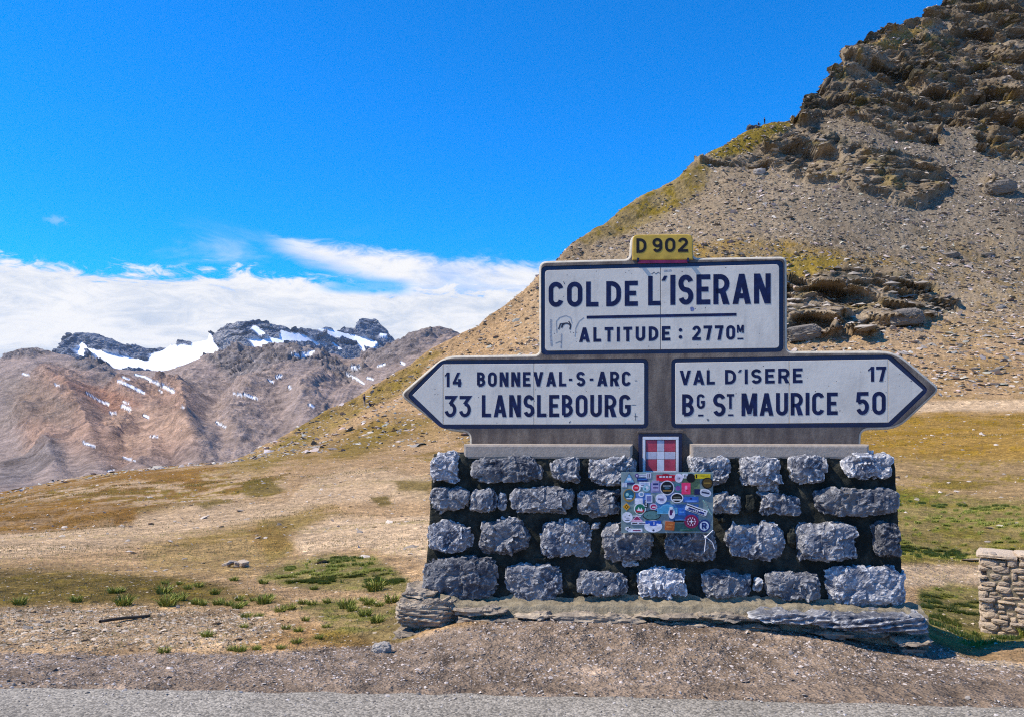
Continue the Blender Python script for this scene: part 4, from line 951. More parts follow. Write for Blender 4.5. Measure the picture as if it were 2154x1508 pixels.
# worn graffiti and the blot
def squiggle(pts, wpx, par, m, w0=WT, name='graffiti_mark'):
    VV, FF = [], []; p = [L2(a, b_, w0) for a, b_ in pts]
    strokemesh([('s', p, False)], wpx / 261, lambda a, b_: (a, b_), w0, VV, FF, 0.0012)
    me = bpy.data.meshes.new(name); me.from_pydata(VV, [], FF); return link(name, me, m, par)
m_smear = simple_mat('faded_marker', (0.33, 0.34, 0.36), 0.6, 0.4, 60)
m_mark = simple_mat('dark_marker', (0.05, 0.06, 0.09), 0.6, 0.4, 60)
m_blot = simple_mat('blue_blot', (0.15, 0.18, 0.33), 0.6, 0.4, 90)
squiggle([(1175, 693), (1179, 682), (1190, 680), (1184, 684), (1181, 690)], 3.2, pl1, m_mark)
squiggle(arc(1191, 687.5, 9, 7, 165, 400, 14), 3.0, pl1, m_mark)
squiggle([(1196, 676), (1201, 684), (1199, 694)], 2.4, pl1, m_mark)
squiggle([(1171, 700), (1170, 676), (1177, 668), (1190, 664), (1200, 668), (1203, 680)], 1.6, pl1, m_smear)
squiggle([(1159, 672), (1158, 700), (1160, 728)], 4.0, pl1, m_smear); squiggle([(1181, 702), (1180, 732)], 2.4, pl1, m_smear); squiggle([(1168, 722), (1178, 718), (1182, 724)], 1.2, pl1, m_smear)
squiggle([(1209, 708), (1211, 690), (1218, 676), (1228, 668)], 1.3, pl1, m_smear)
squiggle([(1370, 577), (1376, 573), (1379, 577), (1385, 573), (1388, 576)], 1.0, pl1, m_mark); squiggle([(1396, 570), (1412, 569)], 3.4, pl1, m_smear)
c_ = L2(1456, 650.5, WT); prism('blot', [(c_[0] + .019*math.cos(R(a))*(1+.25*math.sin(a*3.1)), c_[1] + .018*math.sin(R(a))) for a in range(0, 360, 20)], WT-.004, WT+.0006, m_blot, pl1)
pl2 = plaque('left_arrow_plaque', LEFT_B, 'left pointing arrow plaque reading 14 BONNEVAL-S-ARC, 33 LANSLEBOURG')
tile(pl2, [(867.6, 830.7), (931.6, 766.2), (931.6, 892.2)]); tile(pl2, [(932.8, 765.9), (1122.7, 764.6), (1122.7, 892.2), (932.8, 892.3)]); tile(pl2, [(1123.9, 764.5), (1355.2, 763), (1355.2, 892), (1123.9, 892.2)], .012, (1, 2))
K2 = dict(parent=pl2, m=m_ink, w0=WT)
text('14', 935.5, 970.5, 783, 813, t=.2, gap=.2, **K2); text('BONNEVAL', 1003.4, 1191, 782.4, 812.8, 781.6, 812, t=.2, gap=.17, **K2)
text('-', 1196.5, 1203.6, 781.5, 812, t=.16, **K2); text('S', 1212.3, 1231, 781.2, 811.9, t=.2, **K2); text('-', 1240.2, 1248, 781.3, 811.7, t=.16, **K2)
text('ARC', 1256.2, 1326.8, 781, 811.6, 780.6, 811.2, t=.2, gap=.16, **K2)
text('33', 934.8, 990.4, 831.8, 876.6, t=.155, gap=.11, **K2); text('LANSLEBOURG', 1013.5, 1326.8, 830.4, 876.7, 829.4, 876, t=.165, gap=.125, **K2)
pl3 = plaque('right_arrow_plaque', RIGHT_B, 'right pointing arrow plaque reading VAL D\'ISERE 17, BG ST MAURICE 50')
tile(pl3, [(1420.5, 762.6), (1659.6, 758.8), (1659.6, 889.8), (1420.5, 891.5)], .012, (0, 3)); tile(pl3, [(1660.8, 758.8), (1867.8, 755.6), (1867.8, 888), (1660.8, 889.7)]); tile(pl3, [(1869, 756.2), (1941.8, 819.4), (1869, 888)])
K3 = dict(parent=pl3, m=m_ink, w0=WT)
text('VAL', 1429.6, 1503.5, 779, 809.4, 777.6, 808, t=.2, gap=.12, **K3); text('D', 1525, 1548, 777.4, 807.6, t=.2, **K3); acute(1552, 1560.5, 777.2, 782.8, pl3)
text('ISERE', 1566.5, 1688, 776.2, 807, 774, 804.6, t=.2, gap=.17, **K3); text('17', 1826, 1864, 771, 802.3, 770.4, 801.6, t=.2, gap=.1, **K3)
text('B', 1434.8, 1459.4, 828.4, 875, t=.165, **K3); text('G', 1465.7, 1482.7, 828.2, 859, t=.17, **K3); bar(1468.5, 871.2, 875, 1479.5, 871, 874.8, WT, m_ink, pl3)
text('S', 1500, 1526, 827, 874.8, t=.165, **K3); text('T', 1528.7, 1544, 828, 859, t=.17, **K3); bar(1531.5, 870.6, 874.2, 1542.5, 870.5, 874, WT, m_ink, pl3)
text('MAURICE', 1559.7, 1762, 826.6, 874.2, 824.6, 871.7, t=.165, gap=.115, **K3); text('50', 1800.7, 1863, 824, 872, 822.6, 871.4, t=.165, gap=.13, **K3)
for (a, b_) in (((1328, 851), (1338, 851)), ((1336, 868), (1337, 884)), ((1334, 875), (1341, 875)), ((1335, 800), (1340, 800))):
    squiggle([a, b_], 0.9, pl2, m_mark)
squiggle([(1487, 880), (1489, 884), (1491, 881)], 1.6, pl3, m_mark); squiggle([(1197, 889), (1200, 885)], 1.6, pl2, m_mark); squiggle([(1185.5, 593), (1187.5, 598)], 1.5, pl1, m_mark)
# road number tab
tab = prism('road_number_plate', fillet([(*L2(1330, 548, .004), .0), (*L2(1330.5, 494.5, .004), .045), (*L2(1457, 493.5, .004), .045), (*L2(1457.6, 547, .004), 0)], 5), -.03, .012, m_yellow, sign, .008, 2)
tab['label'] = 'yellow plate reading D 902'
text('D', 1338.6, 1359.6, 502, 532.6, t=.19, w0=.0122, m=m_black, parent=tab); text('902', 1372.3, 1447, 501.4, 531.2, 500.4, 530.4, t=.19, w0=.0122, m=m_black, parent=tab, gap=.14)
bar(1341.8, 548.4, 554.6, 1446, 547.4, 553.4, .001, m_magenta, sign, 'red_strip', .004)
for x in (1340, 1445): prism('hook', [L2(x, 552), L2(x+4, 552), L2(x+4, 544), L2(x, 544)], 0, .022, m_ink, sign)
# two concrete ledges at the sign's foot
for (x0, x1, y0, y1) in ((975, 1331, 932, 960), (1453, 1829, 932, 960)):
    a = L2(x0, y1, .13); c_ = L2(x1, y1, .13); tz = L2((x0+x1)/2, y0 + 2, .13)[1]
    lp = [(a[0], a[1] - .02), (c_[0], c_[1] - .02), (c_[0], tz), (a[0], tz)]
    o = prism('ledge', lp, -.32, .13, m_ledge, sign, .02, 2)
# the column and the little flag shield
prism('column', [L2(1331, 1010), L2(1453, 1010), L2(1453, 925), L2(1331, 925)], -.15, .004, m_conc, sign)
fl = prism('flag_shield', [L2(1343, 1000, .03), L2(1435, 1000, .03), L2(1435, 909, .03), L2(1343, 909, .03)], 0.0045, .03, m_navy, sign, .004, 1)
fl['label'] = 'red shield with white cross in a white frame on a navy box'
prism('cap', [L2(1341, 911, .045), L2(1437, 910, .045), L2(1437, 904.5, .045), L2(1341, 905.5, .045)], .0045, .045, m_conc, fl, .003, 1)
wf_ = .034
def fr(x0, y0, x1, y1, m, nm, w1): return prism(nm, [L2(x0, y1, w1), L2(x1, y1, w1), L2(x1, y0, w1), L2(x0, y0, w1)], .0302, w1, m, fl, .0008, 1)
fr(1352, 918, 1427.5, 924, m_paint, 'frame', .040); fr(1352, 924.3, 1357.5, 993, m_paint, 'frame', .040); fr(1422, 924.3, 1427.5, 993, m_paint, 'frame', .040); fr(1357.8, 990, 1421.7, 995, m_paint, 'frame', .040)
m_palecross = simple_mat('cross_enamel', (0.52, 0.50, 0.56), 0.45, 0.15, 16); m_whitecross = simple_mat('bright_cross_enamel', (0.70, 0.70, 0.74), 0.45, 0.12, 16)
xs_ = [1359, 1382, 1397.5, 1421]; ys_ = [925, 949.5, 965.5, 989.5]
for i in range(3):
    for j in range(3):
        mm = m_red if (i != 1 and j != 1) else (m_whitecross if (i == 1 and j >= 1) else m_palecross)
        fr(xs_[i] + .4, ys_[j] + .4, xs_[i+1] - .4, ys_[j+1] - .4, mm, 'tile', wf_)

# ------------------------------------------------------------------ masonry plinth
m_stone, g, b = mat('grey_limestone'); oc = g.n('ShaderNodeTexCoord').outputs['Object']; oi = g.n('ShaderNodeObjectInfo')
n1_ = g.noise(oc, 5, 7, 0.65); n2_ = g.noise(oc, 28, 7, 0.7); n3_ = g.noise(oc, 110, 5, 0.7)
c = g.mix(g.ss(n1_, 0.35, 0.66), (0.235, 0.23, 0.235, 1), (0.055, 0.062, 0.083, 1)); c = g.mix(g.ss(n2_, 0.52, 0.72, 0, .6), c, (0.62, 0.60, 0.57, 1)); c = g.mix(g.ss(g.noise(oc, 3, 4), .58, .72, 0, .4), c, (0.36, 0.30, 0.23, 1))
oc_ = g.n('ShaderNodeSeparateColor'); g.set(oc_.inputs[0], oi.outputs['Color']); kk = g.m('MULTIPLY', oc_.outputs[0], g.m('ADD', 0.85, g.m('MULTIPLY', oi.outputs['Random'], 0.3))); kc = g.n('ShaderNodeCombineColor')
for i in range(3): g.set(kc.inputs[i], kk)
geo = g.n('ShaderNodeNewGeometry'); pt_ = g.ss(g.m('ADD', geo.outputs['Pointiness'], g.m('MULTIPLY', g.m('SUBTRACT', n2_, 0.5), 0.12)), 0.505, 0.57, 0.0, 0.75)
c = g.mix(pt_, c, (0.60, 0.58, 0.55, 1))  # convex edges paled in the colour, standing in for sun highlights
g.set(b.inputs['Base Color'], g.mix(1.0, c, kc.outputs[0], 'MULTIPLY')); b.inputs['Roughness'].default_value = 0.85
g.set(b.inputs['Normal'], bump(g, g.m('ADD', g.m('MULTIPLY', n2_, 1.0), g.m('MULTIPLY', n3_, 0.15)), 0.022, 0.8))
m_mortar, g, b = mat('dark_mortar'); oc = g.n('ShaderNodeTexCoord').outputs['Object']
n1_ = g.noise(oc, 9, 7, 0.7); n2_ = g.noise(oc, 60, 5, 0.7)
c = g.mix(g.ss(n1_, 0.4, 0.7), (0.016, 0.019, 0.015, 1), (0.06, 0.058, 0.042, 1)); g.set(b.inputs['Base Color'], c); b.inputs['Roughness'].default_value = 0.95
g.set(b.inputs['Normal'], bump(g, g.m('ADD', n1_, g.m('MULTIPLY', n2_, .3)), 0.03, 0.9))
def boxgrid(nx, ny, nz):
    """closed box surface grid in [-1,1]^3"""
    vid = {}; V = []; Fq = []
    def vtx(i, j, k):
        key = (i, j, k)
        if key not in vid: vid[key] = len(V); V.append((2*i/nx-1, 2*j/ny-1, 2*k/nz-1))
        return vid[key]
    for i in range(nx):
        for j in range(ny):
            Fq.append((vtx(i, j, 0), vtx(i, j+1, 0), vtx(i+1, j+1, 0), vtx(i+1, j, 0))); Fq.append((vtx(i, j, nz), vtx(i+1, j, nz), vtx(i+1, j+1, nz), vtx(i, j+1, nz)))
    for i in range(nx):
        for k in range(nz):
            Fq.append((vtx(i, 0, k), vtx(i+1, 0, k), vtx(i+1, 0, k+1), vtx(i, 0, k+1))); Fq.append((vtx(i, ny, k), vtx(i, ny, k+1), vtx(i+1, ny, k+1), vtx(i+1, ny, k)))
    for j in range(ny):
        for k in range(nz):
            Fq.append((vtx(0, j, k), vtx(0, j, k+1), vtx(0, j+1, k+1), vtx(0, j+1, k))); Fq.append((vtx(nx, j, k), vtx(nx, j+1, k), vtx(nx, j+1, k+1), vtx(nx, j, k+1)))
    return np.array(V), np.array(Fq)
def stone_mesh(name, x0, x1, z0, z1, w0, w1, seed, cuts=16, rough=1.0, round_p=5.0, res=0.013, layered=0.0, taper=0.0):
    """rough block between local x0..x1, z0..z1, back w0, front w1 (y = -w)"""
    r = np.random.default_rng(abs(seed)); hx, hz, hy = (x1-x0)/2, (z1-z0)/2, (w1-w0)/2
    nx, ny, nz_ = (int(np.clip(2*h/res, 5, 46)) for h in (hx, hy, hz))
    V, Fq = boxgrid(nx, ny, nz_)
    p = round_p; nrm = (np.abs(V)**p).sum(1) ** (1/p); V = V / nrm[:, None] * 1.0
    V = V * (1 + (0.06 if layered else -0.02))
    H = np.array([hx, hy, hz])
    for _ in range(cuts):
        nn = r.normal(size=3); nn[1] = -abs(nn[1]) * 1.2; nn /= np.linalg.norm(nn); sup = (np.abs(nn)**(p/(p-1))).sum() ** ((p-1)/p)
        d = sup * r.uniform(0.82, 0.985); t = V @ nn - d; V = V - np.outer(np.clip(t, 0, None), nn) * 0.95
    W = V * H; q = W + r.uniform(-50, 50, 3)
    dn = V / (np.linalg.norm(V, axis=1)[:, None] + 1e-9)
    d = fbm(q, 7, 3, 0.5) * 0.011 + fbm(q, 18, 3, 0.6, True) * 0.010 * rough + fbm(q, 60, 2, 0.6) * 0.002 * rough
    st3 = np.array([1, 1, 1 + 2.5 * layered]); fm = 0.45 if layered else 1.0
    d += facet(q * 6.5 * st3, seed % 17, .5) * 0.021 * rough * fm + facet(q * 15 * st3, seed % 11, .6) * 0.012 * rough * fm + facet(q * 42 * st3, seed % 7, .4) * 0.0024 * rough
    # conchoidal chips: stepped noise
    st_ = np.floor(fbm(q, 12, 2, off=9) * 5) / 5; d += st_ * 0.008 * rough
    if layered:
        lv = q[:, 2] + 0.12 * q[:, 0] * r.choice([-1, 1]) + fbm(q, 3, 3) * 0.03
        d += (saw(lv / 0.035, 1.0) - .5) * 0.022 * layered + (saw(lv / 0.012 + .3, 1.0) - .5) * 0.008 * layered
    W = W + dn * d[:, None]
    W += np.array([(x0+x1)/2, -(w0+w1)/2, (z0+z1)/2])
    return npmesh(name, W, Fq, False)
plinth = empty('stone_plinth', O0, -PHI)
tag(plinth, 'grey rough-faced rubble masonry plinth in dark mortar under the concrete direction sign', 'stone base')
def wfront(py): return float(np.interp(py, [955, 1265], [0.20, 0.29]))
STN = [(905, 954, 962, 1012), (988, 961, 1140, 1014), (1160, 964, 1221, 1015), (1235, 961, 1338, 1022), (1451, 959, 1539, 1019), (1557, 960, 1645, 1025), (1662, 960, 1744, 1018), (1776, 953, 1885, 1007),
       (904, 1021, 987, 1078), (990, 1029, 1043, 1077), (1072, 1025, 1207, 1078), (1218, 1031, 1306, 1086), (1344, 1028, 1450, 1084), (1497, 1039, 1562, 1077), (1592, 1035, 1691, 1083), (1717, 1029, 1894, 1085),
       (899, 1096, 991, 1162), (1012, 1092, 1112, 1168), (1130, 1095, 1245, 1172), (1264, 1101, 1370, 1180), (1399, 1110, 1508, 1180), (1528, 1098, 1652, 1180), (1674, 1100, 1803, 1184), (1843, 1101, 1897, 1173),
       (887, 1172, 1048, 1261), (1061, 1187, 1186, 1267), (1215, 1199, 1321, 1256), (1343, 1195, 1446, 1264), (1475, 1198, 1581, 1266), (1613, 1203, 1730, 1266), (1738, 1191, 1908, 1281)]
for i, (a, b_, c_, d_) in enumerate(STN):
    wv = wfront((b_ + d_)/2); r = random.Random(i)
    wv += r.uniform(-.02, .03)
    x0, z1 = L2(a, b_, wv - .03); x1, z0 = L2(c_, d_, wv - .03)
    o = link('stone', stone_mesh('stone', x0, x1, z0, z1, wv - .24, wv, 100 + i, cuts=22, res=0.0095, rough=1.25, round_p=5.2), m_stone, plinth)
    tn = {0: 1.9, 7: 1.7, 4: 1.3, 5: 1.25, 6: 1.4, 15: .7, 3: 1.3, 23: .6, 20: .75, 21: 1.5, 22: 1.2, 27: 1.9, 30: 1.35, 29: .9, 24: .7, 1: .75, 9: .9, 16: 1.2, 18: 1.2}.get(i, 1.0)  # tone per stone; the left-end one is paled for sunlight on it
    o.color = (tn, tn, tn, 1)
    if tn >= 1.7: o['label'] = 'pale, almost white stone among the darker ones'
# small pinning stones between the big ones
for i, (a, b_, c_, d_) in enumerate([(1048, 1035, 1066, 1072), (1568, 1040, 1590, 1078), (1056, 1085, 1090, 1096), (1660, 1105, 1674, 1150), (1245, 1098, 1262, 1112), (1325, 1200, 1340, 1240), (1590, 1215, 1604, 1245), (1120, 1170, 1150, 1180), (1600, 1022, 1640, 1034), (1504, 1088, 1526, 1096), (1310, 1180, 1345, 1194)]):
    wv = wfront((b_ + d_)/2) - .045; x0, z1 = L2(a, b_, wv); x1, z0 = L2(c_, d_, wv)
    link('stone', stone_mesh('stone', x0, x1, z0, z1, wv - .12, wv, 300 + i, cuts=10, res=0.012), m_mortar if i % 2 else m_stone, plinth)
# mortar core: battered block with a lumpy face
nx, nz_ = 150, 60; wl = .0
VX = []
for k in range(nz_ + 1):
    fz = k / nz_; py = 1275 + (957 - 1275) * fz; wv = wfront(py) - .085
    xl = L2(np.interp(py, [957, 1275], [912, 893]), py, wv)[0]; xr = L2(np.interp(py, [957, 1275], [1880, 1903]), py, wv)[0]; z_ = L2(1400, py, wv)[1]
    VX.append([(xl + (xr-xl)*j/nx, -wv, z_) for j in range(nx + 1)])
VX = np.array(VX)
ga, gb = L2(1334, 960, .1)[0], L2(1450, 960, .1)[0]; zg_ = L2(1400, 1004, .12)[1]
inn = (VX[..., 0] > ga) & (VX[..., 0] < gb); VX[..., 2] = np.where(inn, np.minimum(VX[..., 2], zg_), VX[..., 2])
q = VX.reshape(-1, 3); dd = (fbm(q, 9, 4, .6) * .035 + fbm(q, 40, 3, .6) * .01).reshape(VX.shape[:2]); VX[..., 1] -= dd
back = VX.copy(); back[..., 1] = 0.42
fr_ = VX.reshape(-1, 3); bk = back.reshape(-1, 3); n = len(fr_); W_ = nx + 1; FQ = gridfaces(nz_+1, W_).tolist()
FQ2 = [[a + n for a in f[::-1]] for f in FQ]
for j in range(nx): FQ2 += [[j, j+n, j+1+n, j+1], [nz_*W_+j, nz_*W_+j+1, nz_*W_+j+1+n, nz_*W_+j+n]]
for k in range(nz_): FQ2 += [[k*W_, (k+1)*W_, (k+1)*W_+n, k*W_+n], [k*W_+nx, k*W_+nx+n, (k+1)*W_+nx+n, (k+1)*W_+nx]]
link('mortar_core', npmesh('mortar_core', np.vstack([fr_, bk]), np.array(FQ + FQ2), True), m_mortar, plinth)
# side and back stones seen from a step aside
zt = L2(1400, 957, .2)[1]; zb = L2(1400, 1270, .28)[1]; xl = L2(905, 957, .2)[0]; xr = L2(1885, 957, .2)[0]
for r_i in range(4):
    z1 = zt - (zt-zb) * (r_i + .04) / 4; z0 = zt - (zt-zb) * (r_i + .8) / 4
    for (xx, sgn) in ((xl, -1), (xr, 1)):
        for k in range(2):
            y0 = 0.06 + k * .2; e = .02 * r_i
            x0, x1 = (xx - .02 - e, xx + .16) if sgn < 0 else (xx - .16, xx + .02 + e)
            link('stone', stone_mesh('stone', x0, x1, z0, z1, -y0 - .17, -y0, 400 + r_i*4 + k + 20*(sgn > 0), cuts=12, res=.02), m_stone, plinth)
    x = xl + .02 + .1 * (r_i % 2)
    while x < xr - .2:
        wd = random.uniform(.3, .5); link('stone', stone_mesh('stone', x, min(x + wd, xr), z0, z1, -.50, -.36, int(x*100)+r_i, cuts=12, res=.03), m_stone, plinth); x += wd + .07

# rough slabs the plinth stands on
m_slab, g, b = mat('schist_slab'); oc = g.n('ShaderNodeTexCoord').outputs['Object']; oi = g.n('ShaderNodeObjectInfo')
l1 = g.noise(g.mapping(oc, (1.5, 1.5, 14)), 3.0, 7, 0.65); l2_ = g.noise(oc, 30, 6, 0.7)
c = g.mix(g.ss(l1, 0.35, 0.65), (0.43, 0.345, 0.245, 1), (0.18, 0.15, 0.12, 1)); kk = g.m('MULTIPLY', g.m('ADD', 0.8, g.m('MULTIPLY', oi.outputs['Random'], 0.4)), g.ss(l2_, .25, .75, .75, 1.25)); kc = g.n('ShaderNodeCombineColor')
for i in range(3): g.set(kc.inputs[i], kk)
g.set(b.inputs['Base Color'], g.mix(1.0, c, kc.outputs[0], 'MULTIPLY')); b.inputs['Roughness'].default_value = 0.9
g.set(b.inputs['Normal'], bump(g, g.m('ADD', g.m('MULTIPLY', l1, 1.0), g.m('MULTIPLY', l2_, .5)), 0.02, 1.0))
m_slabg = m_stone
SL = [(834, 1262, 948, 1326, .52, m_slab), (826, 1328, 914, 1360, .55, m_slab), (846, 1240, 908, 1262, .43, m_slab), (868, 1252, 1010, 1272, .42, m_slab), (940, 1276, 1060, 1296, .47, m_slab), (950, 1297, 1095, 1318, .49, m_slab), (1050, 1268, 1190, 1288, .44, m_slab), (1085, 1290, 1205, 1306, .50, m_slab),
      (1165, 1294, 1352, 1322, .56, m_slab), (1180, 1272, 1400, 1292, .47, m_slab), (1340, 1292, 1470, 1306, .52, m_slab), (1355, 1307, 1500, 1324, .50, m_slab), (1395, 1270, 1560, 1290, .46, m_slab), (1465, 1292, 1600, 1312, .53, m_slab),
      (1500, 1313, 1640, 1332, .50, m_slab), (1585, 1288, 1775, 1318, .55, m_slabg), (1560, 1272, 1740, 1288, .46, m_slab), (1740, 1294, 1957, 1336, .56, m_slabg), (1780, 1276, 1930, 1292, .48, m_slab), (1885, 1344, 1964, 1362, .54, m_slab), (1895, 1362, 1950, 1380, .50, m_slab), (1700, 1322, 1880, 1346, .48, m_slab)]
SL = [q_ for q_ in SL if q_[:2] not in ((1050, 1268), (1180, 1272), (1395, 1270), (1560, 1272), (868, 1252), (1780, 1276))]
for i, (a, b_, c_, d_, wv, mm) in enumerate(SL):
    x0, z1 = L2(a, b_ + 3, wv); x1, z0 = L2(c_, d_, wv)
    link('slab', stone_mesh('slab', x0, x1, z0, z1, wv - (.45 if d_ < 1350 else .3), wv - (.03 if 1000 < a < 1560 else 0), 500 + i, cuts=14, round_p=7, res=.0105, layered=1.3, rough=.75), mm, plinth)
# sloping mortar bed between slabs and wall
bedV = []; nb = 200
for k in range(9):
    f = k / 8; wv = .22 + .16 * f
    rowp = []
    for j in range(nb + 1):
        px = 850 + (1945 - 850) * j / nb
        z_ = L2(px, np.interp(px, [850, 900, 1000, 1400, 1800, 1945], [1240, 1246, 1262, 1262, 1270, 1284]), .26)[1] - .02 * f ** 1.5 + (0.03 if k == 0 else 0)
        rowp.append((L2(px, 1270, .3)[0], -wv, z_))
    bedV.append(rowp)
bedV.append([(a, b_, c_ - .25) for a, b_, c_ in bedV[-1]])
bedV = np.array(bedV); q = bedV.reshape(-1, 3).copy(); q[:, 2] += (fbm(q, 6, 4, .6) * .045 + fbm(q, 30, 3, .6) * .02)
m_bed = simple_mat('sandy_mortar', (0.27, 0.225, 0.15), 0.95, 0.35, 18, 0.02, bscale=40)
link('mortar_bed', npmesh('mortar_bed', q, gridfaces(10, nb + 1), True), m_bed, plinth)

# ------------------------------------------------------------------ sticker board
board = empty('sticker_board', O0, -PHI)
tag(board, 'thin grey-green panel covered in colourful travel stickers fixed to the plinth below the flag shield', 'sticker board')
WB = 0.315
def BP(x, y): return 1290 + x / 5.3875, 880 + y / 5.3875          # coordinates read off an enlargement
m_board = simple_mat('board_paint', (0.20, 0.27, 0.27), 0.4, 0.3, 9)
c4 = [L2(1306.5, 1120.5, WB), L2(1500, 1120.5, WB), L2(1500, 992.5, WB), L2(1306.5, 992.5, WB)]
prism('panel', c4, WB - .006, WB, m_board, board, .001, 1)['label'] = 'grey-green backing panel'
_cm = {}
def cm(c):
    if c not in _cm: _cm[c] = simple_mat('sticker_print', tuple(lin(*c) * 0.9), 0.4, 0.25, 45)
    return _cm[c]
_lev = [0]
def sticker(kind, x, y, w_, h_, col, marks=(), rot=0, label=None):
    _lev[0] += 1; lv = WB + .0006 + .00018 * _lev[0]
    def shp_(kind, x, y, w_, h_, rot=0):
        if kind == 'c': pts = [(math.cos(R(a)) * w_/2, math.sin(R(a)) * h_/2) for a in range(0, 360, 20)]
        elif kind == 't': pts = [(-w_/2, -h_/2), (w_/2, -h_/2), (0, h_/2)]
        elif kind == 'd': pts = [(0, -h_/2), (w_/2, 0), (0, h_/2), (-w_/2, 0)]
        elif kind == 'a': pts = [(-w_/2, h_/2), (w_/2, h_/2), (w_/2, -h_*.1)] + [(math.cos(R(a)) * w_/3, -h_*.1 - math.sin(R(a)) * h_*.4) for a in range(0, 181, 30)] + [(-w_/2, -h_*.1)]
        else: pts = [(-w_/2, -h_/2), (w_/2, -h_/2), (w_/2, h_/2), (-w_/2, h_/2)]
        c_, s_ = math.cos(R(rot)), math.sin(R(rot))
        return [L2(*BP(x + a*c_ - b_*s_, y + a*s_ + b_*c_), WB) for a, b_ in pts]
    o = prism('sticker', shp_(kind, x, y, w_, h_, rot), WB - .001, lv, cm(col), board)
    if label: o['label'] = label
    for j, (k2, dx, dy, w2, h2, c2) in enumerate(marks):
        prism('print_mark', shp_(k2, x + dx, y + dy, w2, h2, rot), WB - .001, lv + .00006 * (j + 1), cm(c2), o)
    return o, lv
W_c = (225, 225, 232); Kc = (15, 15, 20); NV = (25, 45, 110); BL = (60, 130, 195); RD = (205, 35, 60); PK = (235, 60, 110); YL = (215, 190, 30); TL = (70, 140, 150); OR = (190, 110, 50); GN = (40, 110, 80)
sticker('r', 560, 990, 160, 100, (75, 130, 180)); sticker('r', 880, 760, 200, 200, (110, 130, 90)); sticker('r', 690, 880, 200, 90, (90, 120, 170)); sticker('r', 340, 900, 170, 120, (90, 130, 190))
sticker('r', 800, 1060, 330, 180, (60, 110, 165)); sticker('r', 860, 1230, 380, 90, (70, 110, 100)); sticker('r', 520, 780, 190, 110, (150, 150, 200)); sticker('r', 200, 1060, 170, 130, (110, 135, 130))
sticker('t', 180, 680, 145, -130, (40, 50, 110), [('t', 0, -8, 112, -98, (120, 170, 200)), ('r', 0, 5, 40, 26, W_c)], label='downward triangle, pale blue with navy border')
sticker('r', 330, 690, 120, 40, NV, [('r', 0, -6, 100, 8, BL)]); sticker('r', 400, 645, 60, 60, (200, 200, 215), [('r', -8, 0, 8, 40, Kc), ('r', 10, 0, 8, 40, Kc)]); sticker('r', 330, 645, 110, 26, W_c, [('r', 0, 0, 90, 8, NV)])
sticker('r', 125, 750, 60, 50, (200, 205, 215), [('c', 0, 0, 20, 20, (120, 120, 140))]); sticker('r', 355, 745, 120, 60, W_c, [('r', 0, -8, 95, 10, BL), ('r', 0, 10, 80, 8, NV)])
sticker('c', 262, 782, 100, 96, W_c, [('c', -4, 0, 74, 74, RD), ('r', 0, 0, 40, 14, (240, 150, 160))], label='round red sticker with white rim'); sticker('c', 268, 645, 44, 44, (90, 60, 130), [('c', 0, 0, 18, 18, W_c)])
sticker('c', 376, 785, 86, 80, (150, 190, 205), [('c', 6, -4, 36, 40, W_c), ('c', -14, 8, 22, 26, TL)]); sticker('c', 318, 855, 64, 60, W_c, [('c', 0, 0, 42, 38, (120, 160, 190))])
sticker('c', 180, 868, 136, 150, (160, 130, 60), [('c', 0, -6, 118, 118, (30, 90, 110)), ('c', -22, -10, 36, 40, (150, 200, 190)), ('c', 20, 10, 40, 30, (90, 160, 190)), ('r', 0, 36, 60, 12, W_c)], label='large teal round sticker with ochre rim')
sticker('d', 150, 997, 84, 84, (225, 160, 25), [('d', 0, 0, 50, 50, (60, 45, 15)), ('d', 0, 0, 26, 26, (225, 160, 25))], label='amber diamond sticker')
sticker('c', 160, 1115, 122, 120, W_c, [('c', -26, -4, 14, 14, Kc), ('c', 20, -22, 14, 14, Kc), ('c', 4, 14, 44, 24, (170, 170, 180)), ('r', 0, 34, 50, 8, Kc)], label='white round sticker with dark dots')
sticker('c', 90 + 28, 750, 22, 22, W_c)
sticker('r', 288, 935, 90, 66, W_c); sticker('c', 302, 1022, 134, 132, W_c, [('c', 0, 0, 116, 114, (25, 110, 85)), ('r', 0, 22, 92, 30, RD), ('t', -14, -2, 40, -44, W_c), ('t', 16, 4, 36, -40, W_c)], label='green and red round sticker with white peaks')
sticker('c', 456, 996, 88, 74, (205, 190, 215), [('c', 0, 0, 66, 52, (170, 40, 90)), ('r', 4, 4, 40, 12, W_c)]); sticker('r', 372, 962, 34, 90, Kc, [('c', 0, -24, 16, 16, W_c), ('c', 0, 2, 16, 16, W_c), ('c', 0, 28, 16, 16, W_c)])
sticker('r', 405, 905, 76, 88, (205, 210, 225), [('r', 0, 0, 54, 64, (110, 120, 170))]); sticker('t', 270, 1128, 140, -74, (225, 180, 200), [('t', 0, -6, 84, -44, (150, 50, 90)), ('r', 0, -26, 90, 10, W_c)])
sticker('c', 436, 1092, 206, 116, Kc, [('c', 0, 0, 188, 98, (85, 125, 125)), ('c', -50, 0, 12, 8, Kc), ('c', 50, 0, 12, 8, Kc)], label='large flat oval in grey-green with black rim')
sticker('r', 290, 1183, 180, 26, W_c, [('r', -46, 0, 60, 12, Kc), ('r', 36, 0, 70, 10, (70, 70, 90))]); sticker('r', 250, 1265, 160, 36, (225, 225, 230), [('r', 16, 0, 90, 14, (120, 50, 90))]); sticker('c', 165, 1245, 66, 40, W_c, [('r', 0, 0, 16, 16, Kc), ('r', 18, -12, 14, 12, Kc)])
